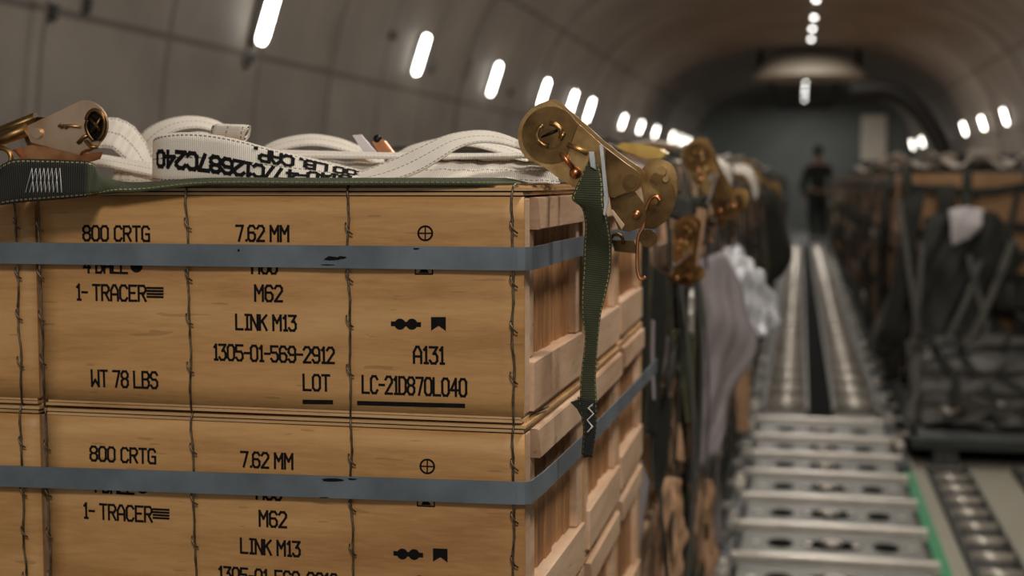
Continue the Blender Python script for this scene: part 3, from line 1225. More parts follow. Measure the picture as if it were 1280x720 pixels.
t = empty('ratchet_strap', P(70, 230, 1.245), 'dark green ratchet strap lying along the top front edge, stitched end at left', 'strap')
o = Vector(t.location)
mb = MB(o)
top = [(-30, 232), (-8, 216), (6, 205), (22, 200), (62, 200.5), (112, 202.5), (118, 212, 1.255), (134, 225, 1.28), (170, 229.2, 1.292), (260, 230, 1.295), (400, 230.5, 1.295), (560, 230.0, 1.30), (610, 229.4, 1.34), (660, 228.8, 1.44), (700, 227.8, 1.54), (714, 228, 1.565)]
bot = [(-30, 262), (-8, 257), (6, 254.5), (26, 252), (62, 249), (104, 245.5), (122, 243, 1.236), (147, 240, 1.236), (180, 238.2, 1.24), (262, 236.8, 1.24), (400, 235.4, 1.24), (560, 233.4, 1.243), (615, 231.5, 1.255), (655, 231, 1.34), (695, 229.0, 1.46), (709, 229, 1.515)]
A = [P(p[0], p[1], p[2] if len(p) > 2 else 1.215) for p in top]
B = [P(p[0], p[1], p[2] if len(p) > 2 else 1.205) for p in bot]
for L in (A, B):
    for i in range(9, len(L)):
        L[i].z = CT + (.0050 if L is A else .0004)
# over the corner and down the side
for L, yy in ((A, 1.578), (B, 1.535)):
    L.append(Vector((XR + .012, yy, CT - .004)))
    L.append(Vector((XR + .016, yy + .002, CT - .03)))
    L.append(Vector((XR + .0165, yy + .004, CT - .08)))
    L.append(Vector((XR + .0165, yy + .006, CT - .15)))
mb.ribbon(A, B, .0040, 150)
mb.build('webbing', M['green'], t)
EA = pl([(-30, 231), (-8, 215), (6, 204), (22, 199), (62, 199.5), (110, 201.5)], 1.2115)
EB = pl([(-30, 263), (-8, 258), (6, 255.5), (26, 253), (62, 250), (108, 246)], 1.2005)
MB(o).ribbon(EA, EB, .0022, 40).build('end_tab', M['black_web'], t)


def zigzag(name, x0, x1, yt, yb, n, Y, parent, skew=0, r=.0005, passes=2):
    mb = MB(Vector(parent.location))
    step = (x1 - x0) / (2 * n)
    for q in range(passes):
        pts = []
        for k in range(2 * n + 1):
            up = k % 2
            x = x0 + step * k + (skew if up else 0) + q * step * 1.0
            pts.append(P(x, yt if up else yb, Y - .0003 * q))
        mb.tube(pts, r, 5)
    mb.build(name, M['thread'], parent)


zigzag('stitching', 32, 72, 210.5, 240.5, 4, 1.1995, t, 3)

# loose green tail hanging from the right ratchet
tail = empty('strap_tail', P(740, 220, 1.37), 'loose green webbing tail hanging from the right ratchet in front of the crates', 'strap')
LE = [(737, 199), (728, 216), (719, 236), (715, 249), (727, 259), (731.5, 279), (730, 307), (729, 334), (727, 366), (727.5, 395), (731, 423), (726.5, 465), (725, 495), (729, 535), (729, 572)]
RE = [(744, 199), (750, 213), (753.5, 230), (755, 256), (760, 276), (763.5, 297), (764.5, 318), (763, 342), (757, 370), (751, 395), (746.5, 440), (745, 475), (746, 505), (744, 536), (739, 570)]
yy = [1.337, 1.336, 1.335, 1.335, 1.342, 1.352, 1.365, 1.372, 1.372, 1.372, 1.374, 1.375, 1.376, 1.378, 1.38]
mb = MB(tail.location)
mb.ribbon([P(p[0], p[1], y) for p, y in zip(LE, yy)], [P(p[0], p[1], y + .003) for p, y in zip(RE, yy)], .0030, 120)
mb.build('webbing', M['green'], tail)
mb = MB(tail.location)
mb.ribbon(pl([(722, 496), (725, 512), (729, 535), (727, 568)], 1.372), pl([(746, 500), (746, 515), (745, 538), (740, 572)], 1.378), .0025, 30)
mb.build('folded_end', M['black_web'], tail)
mb = MB(tail.location)
for q in (0, 1):
    mb.tube(pl([(734 + q, 540), (741 - q, 533), (734, 525), (742, 517), (735 + q, 510), (741, 505), (737 + 3 * q, 508)], 1.366), .0006, 5)
mb.build('stitching', M['thread'], tail)
mb = MB(tail.location)
mb.prism(pl([(713, 503), (722, 500), (727, 512), (726, 520), (721, 511)], 1.37), (0, .004, 0))
mb.build('frayed_corner', M['black_web'], tail)


# ------------------------------------------------------------------ ratchet buckles
def arc(cx, cy, r, a0, a1, n=12, ry=None):
    ry = ry or r
    return [(cx + r * math.cos(R(a0 + (a1 - a0) * k / n)), cy + ry * math.sin(R(a0 + (a1 - a0) * k / n))) for k in range(n + 1)]


def oval(cx, cy, r, n=28, ry=None):
    return arc(cx, cy, r, 0, 360 - 360 / n, n - 1, ry)


YB = 1.345
rat = empty('ratchet_buckle', P(740, 225, YB + .02), 'large brass coloured ratchet buckle tilted over the crate corner', 'ratchet', 'brass ratchets on the cargo')
ro = Vector(rat.location)


def plate(name, pts, Y, th, mat, parent, bev=.0006, org=None):
    return MB(org if org is not None else ro).prism(pl(pts, Y), (0, th, 0), bev).build(name, M[mat], parent)


handle = arc(690, 170, 43, 140, 268, 10) + [(700, 134), (753.8, 182.2), (781, 203)] + arc(787, 225, 15, -60, 100, 8) + [(768, 247), (735, 244), (700, 224), (680, 208)]
hp = plate('handle_plate', handle, YB, .0028, 'gold', rat)
plate('handle_shade_plate', [(757, 185.5), (781, 203.5)] + arc(787, 225, 14.5, -60, 100, 8) + [(770, 246), (757, 245.5)], YB - .0014, .0018, 'golddark', rat, .0004)  # added plate: paints the dark reflection over the handle's right half
h2 = [(x + 5, y - 3) for x, y in handle]
plate('handle_plate', h2, YB + .05, .0028, 'gold', rat)
plate('spool_flange', arc(688, 169, 36, 60, 340, 22), YB - .0022, .0026, 'golddark', rat)
spl = MB(ro).tube([P(690, 169, YB - .004), P(690, 169, YB + .058)], .0125, 20).build('spool', M['golddark'], rat)
mb = MB(ro)
mb.prism(pl(oval(689, 168, 16), YB - .0036), (0, .0015, 0))
mb.build('spool_face', M['golddark'], spl)
mb = MB(ro)
yq = YB - .0045
mb.tube(pl([(679, 157), (674, 160), (671, 168), (673, 176), (679, 181), (686, 182.5)], yq), .0023, 8)
mb.tube(pl([(687, 154), (694, 155), (701, 161), (702, 168), (700, 174), (705, 165)], yq), .0023, 8)
mb.build('spool_lip', M['gold'], spl)
MB(ro).tube(pl([(676, 172), (697, 162.5)], yq), .0014, 8).build('spool_slot', M['darkmetal'], spl)
MB(ro).tube(pl([(709.5, 180.5), (722, 186), (734, 192)], yq), .0023, 8).build('pawl_spring', M['gold'], rat)
MB(ro).tube(pl([(701, 190.5), (708, 200), (716, 210)], yq), .0024, 8).build('pawl_pin', M['copper'], rat)
MB(ro).ball(P(719, 216, YB - .002), .0058).build('knob', M['copper'], rat)
MB(ro).disc(P(789, 229, YB - .003), .0085, (0, 1, 0), .004, 24, .0008).disc(P(789, 229, YB - .0045), .0048, (0, 1, 0), .003, 20).build('rivet', M['golddark'], hp)
# bright steel release bar and its short catch
mb = MB(ro)
mb.prism(pl([(749, 181), (753.5, 181), (760.8, 250), (756.5, 270), (754, 268), (756, 249)], YB - .012), (0, .0025, 0), .0004)
mb.build('release_bar', M['steel'], rat)
plate('catch', [(736, 189.5), (742.5, 189.5), (745, 212), (738, 208)], YB - .0125, .003, 'steel', rat)
# frame behind
plate('frame_plate', [(757, 215), (788, 232), (806, 256), (808, 272), (802, 284), (786, 290), (773, 287), (764, 262)], YB + .006, .003, 'golddark', rat)  # shade on the frame is put into its darker colour
plate('frame_tip', [(762, 262), (766, 262), (781, 281), (777, 287)], YB + .002, .002, 'pinkzinc', rat)
disc_o = arc(823, 222, 23, 175, 365, 12) + [(847, 238), (843, 257), (836, 272), (820, 285), (806, 284), (801, 266), (806, 255)]
fd = plate('frame_disc', disc_o, YB + .075, .003, 'gold', rat)
plate('cam_plate', [(813, 221), (817.5, 216), (829, 219), (839, 231), (844, 247), (841, 264), (832, 277), (818, 286.5), (804, 285.5), (802, 270), (812, 262), (822, 255), (827, 244), (824.5, 233), (818, 229.5), (814.5, 226)], YB + .066, .004, 'golddark', rat)
mb = MB(ro)
mb.disc(P(827, 213.5, YB + .068), .0048, (0, 1, 0), .006, 16)
mb.disc(P(832, 224, YB + .062), .003, (0, 1, 0), .006, 12)
mb.build('bolt', M['gold'], fd)
mb = MB(ro)
mb.tube(catmull(pl([(825, 251), (821, 246), (815.5, 246.5), (810.5, 253), (805.5, 267), (803.8, 284), (798, 296), (796.5, 316), (797, 338), (801, 349), (807, 346)], YB + .058), 6), .0019, 10)
mb.build('wire_hook', M['copper'], rat)
MB(ro).ball(P(795.5, 268, YB + .002), .0042).build('knob', M['copper'], rat)
plate('spacer', [(790, 275), (798, 275), (799, 288), (791, 288)], YB + .055, .004, 'copper', rat)
mb = MB(ro)
mb.disc(P(810, 298, YB + .058), .0088, (0, 1, 0), .003, 24, .0006)
mb.build('washer', M['golddark'], rat)
plate('anchor_plate', [(765, 300), (792, 301), (797, 312), (795, 317), (768, 314)], YB + .06, .003, 'golddark', rat)
mb = MB(ro)
mb.tube(pl(arc(771, 301, 8, 150, 390, 14), YB + .056), .0018, 8)
mb.build('anchor_ring', M['golddark'], rat)

# left ratchet
YL = 1.25
lr = empty('ratchet_buckle', P(70, 195, YL + .02), 'pale brass ratchet buckle at the left edge above the dark strap end', 'ratchet', 'brass ratchets on the cargo')
lo = Vector(lr.location)
lp = [(34, 157), (72, 139.5), (101, 125.5)] + arc(104, 156, 31, -84, 92, 14) + [(99, 194), (38, 178), (34, 168)]
plate('handle_plate', lp, YL, .0026, 'pinkzinc', lr, org=lo)
plate('handle_plate', [(x - 4, y + 5) for x, y in lp], YL + .048, .0026, 'gold', lr, org=lo)
plate('frame_plate', [(15, 187), (40, 181), (72, 186), (96, 193), (128, 190), (124, 199), (110, 203), (30, 203)], YL + .004, .0026, 'copper', lr, org=lo)
MB(lo).disc(P(45.5, 166.5, YL - .003), .0052, (0, 1, 0), .004, 20, .0008).build('rivet', M['pinkzinc'], lr)
mb = MB(lo)
mb.prism(pl(oval(119, 157.5, 13.5, 28, 18.5), YL - .0014), (0, .0016, 0))
mb.build('spool_face', M['darkmetal'], lr)
mb = MB(lo)
mb.tube(catmull(pl([(108, 150), (112, 141), (119, 138), (127, 143), (131, 153), (129, 167), (123, 175)], YL - .003), 5), .0023, 8)
mb.tube(catmull(pl([(110, 150), (108, 158), (111, 168), (117, 176)], YL - .003), 5), .0022, 8)
mb.tube(pl([(113, 148), (126, 164)], YL - .003), .0022, 8)
mb.tube(pl([(126, 147), (115, 166)], YL - .0035), .0019, 8)
mb.build('spool_lip', M['golddark'], lr)
mb = MB(lo)
mb.tube(pl([(73, 157.5), (86, 157), (101, 158.5)], YL - .002), .0015, 8)
mb.tube(pl([(76, 154), (77, 161)], YL - .002), .0011, 6)
mb.tube(pl([(82, 155), (82.5, 161.5)], YL - .002), .0011, 6)
mb.tube(pl([(97, 179), (104, 171.5), (110, 169)], YL - .002), .0018, 8)
mb.tube(pl([(107, 176), (114, 184), (122, 184)], YL - .002), .0018, 8)
mb.build('pawl_spring', M['gold'], lr)
mb = MB(lo)
mb.tube(pl([(-25, 184), (34, 162)], YL + .012), .0062, 12)
mb.tube(pl([(-25, 176), (46, 148)], YL + .034), .0062, 12)
mb.build('handle_bar', M['golddark'], lr)
plate('handle_grip', [(-25, 172), (36, 150), (46, 146), (40, 158), (-25, 181)], YL + .02, .024, 'golddark', lr, org=lo)
mb = MB(lo)
mb.tube(pl(oval(0, 198, 14, 24, 13), YL - .004), .0027, 10, True)
mb.build('ring', M['gold'], lr)

# ------------------------------------------------------------------ cream webbing piled on the crates
def cream(name, label, top, bot, th=.0022, n=60, wob=0, cat='strap'):
    A = [P(*p) for p in top]
    B = [P(*p) for p in bot]
    for L in (A, B):
        for p in L:
            p.z = max(p.z, CT + th / 2 + .0002)
    org = (A[0] + B[0]) / 2
    t = empty(name, org, label, cat, 'cream straps piled on the crates')
    MB(org).ribbon(A, B, th, n, wob).build('webbing', M['cream'], t)
    return t, A, B


t, A, B = cream('cream_strap', 'cream strap standing on edge with black upside-down lettering', [
    (205, 190, 1.345), (194, 180, 1.335), (193, 173, 1.322), (205, 168, 1.312), (230, 165.5, 1.308), (262, 167.5, 1.308), (300, 175, 1.31), (340, 186.5, 1.318), (385, 198, 1.328), (425, 208, 1.335), (465, 217, 1.342), (500, 223, 1.345)],
    [(205, 232, 1.34), (194, 229, 1.33), (192, 226, 1.318), (203, 228, 1.305), (230, 230, 1.30), (262, 231, 1.30), (300, 231.5, 1.30), (340, 232, 1.30), (385, 232, 1.302), (425, 232, 1.305), (465, 232, 1.31), (500, 231, 1.315)])
NS = 140
RA, RB = resample(A, NS), resample(B, NS)


def on_strap(s, v):
    f = max(0, min(NS - 1.001, s * (NS - 1)))
    i = int(f)
    q = f - i
    a = RA[i].lerp(RA[i + 1], q)
    b = RB[i].lerp(RB[i + 1], q)
    nn = (RA[i + 1] - RA[i]).cross(b - a).normalized()
    if nn.y > 0:
        nn = -nn
    return a.lerp(b, v) + nn * .0019


LEN = sum((RA[i + 1] - RA[i]).length for i in range(NS - 1))


def find_s(px):
    best = min(range(NS), key=lambda i: abs(cam_px((RA[i] + RB[i]) / 2) - px) + (9e3 if i < NS * .12 else 0))
    return best / (NS - 1)


def cam_px(p):
    q = CM.transposed() @ (p - Vector((0, 0, HC)))
    return 640 + F * q.x / -q.z


def strap_text(txt, px_end, v_mid, drift, v_h, wid, th):
    """upside down: text runs to the left, its top points down the strap"""
    mb = MB(t.location)
    s_end = find_s(px_end)
    ln = strokes(txt, wid, v_h, cw=.80)
    wv = .045

    def fn(x, y):
        s = s_end + (wid - x) / LEN
        v = v_mid + drift * min(1, (wid - x) / .14) - v_h / 2 / wv + y / wv
        return on_strap(s, v) if v < .985 else None
    draw(mb, ln, th, fn, .002)
    mb.build('printed_text', M['ink'], t)


strap_text('8140-47/C12687C240', 199, .50, .26, .0140, .20, .0038)
strap_text('5000 LB. CAP.', 318, .26, .10, .0140, .125, .0038)

cream('cream_strap', 'cream strap looping up in a low arch beside the right ratchet', [
    (430, 222, 1.325), (458, 212, 1.33), (490, 200, 1.335), (525, 184, 1.34), (556, 170, 1.35), (585, 164, 1.36), (612, 164, 1.37), (640, 172, 1.38), (668, 186, 1.39), (700, 200, 1.40)],
    [(480, 226, 1.31), (505, 222, 1.312), (530, 212, 1.318), (553, 198, 1.325), (572, 186, 1.335), (592, 179.5, 1.345), (614, 178.5, 1.355), (642, 184, 1.365), (672, 196, 1.375), (705, 206, 1.385)])
cream('cream_strap', 'long cream strap lying straight behind the arched strap', [
    (290, 186, 1.50), (380, 189, 1.47), (460, 191, 1.45), (540, 192.5, 1.44), (620, 192.5, 1.44), (710, 191, 1.44)],
    [(290, 197, 1.46), (380, 197, 1.435), (460, 197.5, 1.415), (540, 198, 1.405), (620, 197.5, 1.405), (710, 196, 1.405)], .0035)
cream('cream_strap', 'wide cream strap lying under the arch, its flat face showing', [
    (500, 199, 1.42), (560, 200, 1.42), (620, 201, 1.42), (690, 203, 1.42)],
    [(470, 230, 1.35), (540, 230, 1.35), (620, 230, 1.35), (700, 229, 1.35)], .0025, 40, .0012)
cream('cream_strap', 'cream strap coiled in a big loop left of the lettered strap', [
    (160, 205, 1.46), (164, 190, 1.47), (178, 166, 1.475), (204, 151, 1.48), (235, 145, 1.49), (265, 149, 1.50), (285, 160, 1.51), (297, 178, 1.52)],
    [(178, 226, 1.44), (184, 205, 1.44), (196, 183, 1.445), (216, 166, 1.45), (240, 160, 1.455), (262, 163, 1.46), (276, 175, 1.47), (284, 195, 1.47)])
cream('cream_strap', 'inner turn of cream strap within the big loop', [
    (205, 215, 1.42), (207, 190, 1.42), (222, 172, 1.425), (246, 165, 1.43), (268, 170, 1.44), (280, 186, 1.44)],
    [(222, 226, 1.40), (224, 205, 1.40), (236, 188, 1.40), (250, 182, 1.40), (262, 186, 1.41), (270, 205, 1.41)])
cream('cream_strap', 'crumpled cream strap just right of the left ratchet', [
    (100, 160, 1.47), (120, 150, 1.47), (145, 148, 1.465), (164, 156, 1.46), (178, 172, 1.45), (192, 200, 1.44)],
    [(100, 200, 1.42), (118, 186, 1.42), (138, 186, 1.415), (152, 196, 1.41), (166, 212, 1.40), (178, 229, 1.39)], .0022, 50, .0007)
cream('cream_strap', 'flat cream strap low behind the dark strap end', [
    (96, 192, 1.40), (130, 194, 1.395), (165, 200, 1.385), (200, 206, 1.375)],
    [(92, 206, 1.375), (130, 208, 1.37), (165, 215, 1.36), (200, 222, 1.35)], .0024, 30)
cream('cream_strap', 'short white strap fold tucked under the left crumpled strap', [
    (146, 208, 1.40), (165, 206, 1.39), (185, 212, 1.385), (200, 220, 1.38)], [(140, 230, 1.37), (165, 230, 1.36), (185, 230, 1.36), (205, 230, 1.36)], .003, 30, .001)
cream('cream_strap', 'faint cream strap hump in the middle, behind the lettered strap', [
    (318, 192, 1.56), (345, 176, 1.56), (385, 168, 1.56), (420, 172, 1.56), (450, 183, 1.56), (480, 198, 1.56)],
    [(318, 205, 1.50), (345, 190, 1.50), (385, 182, 1.50), (420, 186, 1.50), (450, 196, 1.50), (480, 210, 1.50)])
cream('cream_strap', 'pale cream strap hump behind the arch, farthest back on the pile', [
    (485, 200, 1.56), (510, 184, 1.56), (545, 174, 1.56), (580, 169, 1.56), (620, 176, 1.56), (660, 190, 1.56)],
    [(480, 214, 1.50), (510, 198, 1.50), (545, 188, 1.50), (580, 182, 1.50), (620, 190, 1.50), (660, 205, 1.50)])
cream('cream_strap', 'bottom cream strap spread flat under the middle of the pile', [
    (290, 201, 1.48), (350, 202, 1.47), (420, 202, 1.46), (480, 205, 1.45), (540, 210, 1.44)],
    [(290, 230, 1.34), (350, 229, 1.36), (420, 227, 1.37), (480, 229, 1.36), (540, 231, 1.34)], .003, 40, .0012)
cream('cream_strap', 'cream strap slanting down behind the lettered strap', [
    (318, 186, 1.42), (350, 190, 1.41), (390, 198, 1.40), (440, 210, 1.39), (480, 222, 1.38)],
    [(322, 204, 1.385), (350, 207, 1.375), (390, 214, 1.365), (435, 222, 1.36), (470, 229, 1.355)], .0022)
# rolled end
org = P(290, 176, 1.39)
rl = empty('strap_roll', org, 'small tight roll of cream strap standing on the pile', 'strap', 'cream straps piled on the crates')
A, B = [], []
e0, e1 = P(268, 164, 1.395), P(309, 165.5, 1.37)
for k in range(40):
    a = k / 39 * 4.2 * math.pi
    r = .0030 + .0066 * k / 39
    off = Vector((math.sin(a) * r * .3, -math.cos(a) * r, math.sin(a) * r))
    A.append(e0 + off)
    B.append(e1 + off)
MB(org).ribbon(A, B, .0018, 120).build('webbing', M['cream'], rl)
# small hook lying in the pile
t = empty('strap_hook', P(462, 190, 1.46), 'small hook with white tongue and copper jaw lying among the cream straps', 'hook')
o = Vector(t.location)
MB(o).prism(pl([(440, 169), (451, 168), (470, 190), (470, 197), (458, 196)], 1.455), (0, .004, 0), .0006).build('tongue', M['whitebag'], t)
MB(o).prism(pl([(465, 177), (472, 172), (480, 176), (492, 192), (488, 198), (474, 197)], 1.465), (0, .01, 0), .001).build('jaw', M['copper'], t)
MB(o).ball(P(472, 174, 1.468), .005).build('rivet', M['darkmetal'], t)

# ------------------------------------------------------------------ netted pallets down both sides
def big_crate(sx, sy, sz, name='wooden_crate'):
    t = empty(name, (0, 0, 0), 'x', 'crate')
    MB().box((-sx / 2, -sy / 2, 0), (sx / 2, sy / 2, sz), .004).build('body', M['farwood'], t)
    for s in (-1, 1):
        mb = MB()
        e = .016
        for y0, y1, z0, z1 in ((-sy / 2, sy / 2, 0.01, .06), (-sy / 2, sy / 2, sz - .06, sz - .01), (-sy / 2, -sy / 2 + .05, .06, sz - .06), (sy / 2 - .05, sy / 2, .06, sz - .06)):
            mb.box((min(s * sx / 2, s * (sx / 2 + e)), y0 + .002, z0), (max(s * sx / 2, s * (sx / 2 + e)), y1 - .002, z1), .002)
        mb.build('cleat', M['cleat'], t)
    return t


def net(side, xf, y0, y1, zt, label, rnd, front=None, deep=.7):
    """webbing net over one load: xf = aisle face"""
    t = empty('cargo_net', (xf, (y0 + y1) / 2, ZP), label, 'cargo net')
    o = Vector(t.location)
    sg = -side              # direction towards the aisle

    def strip(mb, pts, w, wdir):
        wdir = Vector(wdir) * w / 2
        A = [Vector(p) + wdir for p in pts]
        B = [Vector(p) - wdir for p in pts]
        mb.ribbon(A, B, .004, max(6, len(pts) * 3))
    mb = MB(o)
    ny = 10
    for k in range(ny):
        y = y0 + .05 + (y1 - y0 - .1) * k / (ny - 1)
        pts = [(xf - sg * deep, y, zt + .02), (xf - sg * .2, y, zt + .025), (xf + sg * .012, y + rnd.uniform(-.02, .02), zt + .008)]
        for q in range(1, 5):
            z = zt - (zt - ZP - .02) * q / 4
            pts.append((xf + sg * (.02 + rnd.uniform(0, .035) * (q < 4)), y + rnd.uniform(-.06, .06), z))
        strip(mb, pts, .045, (0, 1, 0))
    for q in range(4):
        z = zt - .08 - (zt - ZP - .15) * q / 3.4
        pts = [(xf + sg * (.03 + rnd.uniform(0, .03)), y0 + (y1 - y0) * k / 6, z + rnd.uniform(-.03, .03)) for k in range(7)]
        strip(mb, pts, .045, (0, 0, 1))
    mb.build('webbing', M['net'], t)
    for k in range(5):
        mb = MB(o)
        y = y0 + rnd.uniform(.1, y1 - y0 - .5)
        za = zt - rnd.uniform(-.01, .2)
        pts = [(xf + sg * .04, y, za), (xf + sg * (.06 + rnd.uniform(0, .03)), y + rnd.uniform(-.05, .25), (za + ZP) / 2 + .1), (xf + sg * .03, y + rnd.uniform(0, .45), ZP + .02)]
        strip(mb, pts, .04, (0, 1, 0))
        mb.build('tie_strap', M['netgrey'], t)
    for k in range(9 if side > 0 else 6):
        y = y0 + rnd.uniform(.05, y1 - y0 - .3)
        za = zt - rnd.uniform(0, .15)
        zb = rnd.uniform(.25, .7)
        pts = [(xf + sg * .05, y, za), (xf + sg * (.055 + rnd.uniform(0, .03)), y + rnd.uniform(-.15, .2), (za + zb) / 2), (xf + sg * .05, y + rnd.uniform(-.2, .3), zb)]
        mb = MB(o)
        strip(mb, pts, rnd.uniform(.05, .11), (0, 1, rnd.uniform(-.2, .2)))
        mb.build('loose_webbing', M['net'], t)
    for k in range(4):
        y = y0 + (y1 - y0) * (k + .5) / 4
        z = rnd.uniform(.4, 1.0)
        MB(o).prism([(xf + sg * .065 + sg * .0, y + .03 * math.cos(a * math.pi / 4), z + .045 * math.sin(a * math.pi / 4)) for a in range(8)], (sg * .008, 0, 0), .001).build('net_hook', M['golddark' if k % 2 else 'alu'], t)
    if front is not None:
        mb = MB(o)
        xa, xb = front
        for k in range(7):
            x = xa + (xb - xa) * k / 6
            pts = [(x, y0 + .5, zt + .02), (x, y0 - .01, zt + .01)] + [(x + rnd.uniform(-.05, .05), y0 - .02 - rnd.uniform(0, .05), zt - (zt - ZP) * q / 4) for q in range(1, 4)] + [(x, y0 - .12, ZP + .03)]
            strip(mb, pts, .045, (1, 0, 0))
        for q in range(5):
            z = zt - .06 - (zt - ZP - .1) * q / 4.5
            pts = [(xa + (xb - xa) * k / 5, y0 - .035 - rnd.uniform(0, .04), z + rnd.uniform(-.04, .04)) for k in range(6)]
            strip(mb, pts, .045, (0, 0, 1))
        mb.build('webbing', M['net'], t)
        for mt, cnt in (('net', 16), ('netgrey', 7), ('tarp', 8)):
            for k in range(cnt):
                x = xa + rnd.uniform(0, .75)
                za = zt - rnd.uniform(.05, .5)
                zb = rnd.uniform(.18, .6)
                yf = y0 - rnd.uniform(.05, .14)
                pts = [(x, yf + .03, za), (x + rnd.uniform(-.12, .12), yf - .02, (za + zb) / 2), (x + rnd.uniform(-.25, .25), yf - .05, zb)]
                mb = MB(o)
                strip(mb, pts, rnd.uniform(.03, .10) if mt != 'netgrey' else .035, (1, 0, rnd.uniform(-.3, .3)))
                mb.build('loose_webbing', M[mt], t)
    return t


# left side, first netted pallet: the same ammunition crates
LX = -.262
NL = 9
rnd = random.Random(11)
pal_y = [2.36 + 2.3 * k for k in range(10)]
small = big_crate(.48, .325, .222, 'wooden_crate')
for k, y in enumerate(pal_y):
    pallet(-2.5, -.24, y - .05, y + 2.2, 'metal pallet under the %s netted load along the left side' % ORD[k])
    lb = 'tan wooden crate under the %s cargo net along the left side' % ORD[k]
    gp = 'crates under the %s left net' % ORD[k]
    if k == 0:
        for i in range(6):
            for j in range(5):
                c = copy_tree(small)
                c['label'] = lb
                c['group'] = gp
                c.location = (LX - .24 - .016 - rnd.uniform(0, .01), y + .18 + i * .345, ZP + .0005 + j * .2225)
big = big_crate(.9, .70, .367)
for k, y in enumerate(pal_y[1:], 1):
    for i in range(3):
        for j in range(3):
            c = copy_tree(big)
            c['label'] = 'tan wooden crate under the %s cargo net along the left side' % ORD[k]
            c['group'] = 'crates under the %s left net' % ORD[k]
            c.location = (LX - .47 - rnd.uniform(0, .015), y + .37 + i * .715, ZP + .0005 + j * .3675)
for k, y in enumerate(pal_y):
    net(-1, LX, y + .01, y + 2.15, ZP + (1.114 if k == 0 else 1.104), 'dark webbing net over the %s load along the left side' % ORD[k], rnd, None, .45 if k == 0 else .7)

# right side
RXF = .44
rp = [6.12 + 2.35 * k for k in range(8)]
for k, y in enumerate(rp):
    pallet(.478, 2.5, y, y + 2.28, 'metal pallet under the %s netted load along the right side' % ORD[k])
    yc = y + (1.45 if k == 0 else .06)
    ny = 1 if k == 0 else 3
    for i in range(ny):
        for j in range(3):
            for q in range(2):
                c = copy_tree(big)
                c['label'] = 'brown wooden crate under the %s cargo net along the right side' % ORD[k]
                c['group'] = 'crates under the %s right net' % ORD[k]
                c.location = (RXF + .09 + .47 + q * .95 + rnd.uniform(0, .02), yc + .37 + i * .715, ZP + .0005 + j * .3675)
    net(1, RXF + .06, yc, y + 2.22, ZP + 1.104, 'dark webbing net over the %s load along the right side' % ORD[k], rnd, (RXF + .1, 2.3) if k == 0 else None)
for o_ in (small, big):
    for ch in list(o_.children):
        bpy.data.objects.remove(ch)
    bpy.data.objects.remove(o_)


def cloth(name, grid, mat, label, cat, th=.003, amp=.01, seed=0, nu=26, nv=26, group=None):
    """crumpled sheet through a small grid of 3D points (rows x cols)"""
    rr = random.Random(seed)
    rows = [resample(r, nu) for r in grid]
    cols = [resample([r[i] for r in rows], nv) for i in range(nu)]
    ph = [rr.uniform(0, 6) for _ in range(6)]
    mb = MB(cols[0][0])
    L = []
    for s in (0, 1):
        g = []
        for i in range(nu):
            gg = []
            for j in range(nv):
                p = cols[i][j]
                du = cols[min(i + 1, nu - 1)][j] - cols[max(i - 1, 0)][j]
                dv = cols[i][min(j + 1, nv - 1)] - cols[i][max(j - 1, 0)]
                n = du.cross(dv)
                n = n.normalized() if n.length > 1e-9 else Vector((1, 0, 0))
                h = math.sin(i * .55 + j * .25 + ph[0]) + math.sin(i * .3 - j * .6 + ph[1]) + .7 * math.sin(i * 1.1 + j * .9 + ph[2])
                gg.append(mb.v(p + n * (amp * h * .4 + s * th)))
            g.append(gg)
        L.append(g)
        for i in range(nu - 1):
            for j in range(nv - 1):
                mb.bm.faces.new((g[i][j], g[i + 1][j], g[i + 1][j + 1], g[i][j + 1])).smooth = True
    ring = [(i, 0) for i in range(nu - 1)] + [(nu - 1, j) for j in range(nv - 1)] + [(nu - 1 - i, nv - 1) for i in range(nu - 1)] + [(0, nv - 1 - j) for j in range(nv - 1)]
    for a, b in zip(ring, ring[1:] + ring[:1]):
        mb.bm.faces.new((L[0][a[0]][a[1]], L[0][b[0]][b[1]], L[1][b[0]][b[1]], L[1][a[0]][a[1]]))
    ob = mb.build(name, M[mat])
    ob.location = cols[0][0]
    return tag(ob, label, cat, group)


def G(*rows):
    return [[P(*p) for p in r] for r in rows]


cloth('plastic_sheet', G([(852, 330, 3.1), (880, 322, 3.3), (908, 312, 3.5)], [(862, 400, 3.1), (900, 400, 3.3), (938, 396, 3.5)],
                         [(864, 450, 3.1), (900, 450, 3.3), (944, 430, 3.5)], [(868, 520, 3.1), (890, 520, 3.25), (914, 500, 3.4)], [(868, 590, 3.1), (884, 580, 3.2), (902, 560, 3.3)]),
      'plastic', 'grey plastic sheet hanging over the left cargo beside the silver pouch', 'sheet', amp=.012, seed=1)
cloth('plastic_sheet', G([(838, 330, 2.85), (856, 325, 2.95), (872, 318, 3.0)], [(838, 380, 2.85), (856, 380, 2.95), (874, 380, 3.0)], [(842, 420, 2.85), (856, 414, 2.95), (872, 404, 3.0)]),
      'plastic', 'small grey plastic sheet hanging left of the larger grey sheet', 'sheet', amp=.012, seed=2)
cloth('foil_pouch', G([(904, 312, 3.9), (914, 308, 3.95), (924, 309, 4.0)], [(914, 340, 3.8), (936, 338, 3.85), (950, 342, 3.95)],
                      [(926, 385, 3.8), (950, 376, 3.85), (970, 374, 3.95)], [(944, 424, 3.8), (962, 416, 3.85), (981, 403, 3.95)]),
      'foil', 'crumpled silver foil pouch hanging out over the aisle', 'pouch', th=.012, amp=.013, seed=5, nu=30, nv=34)


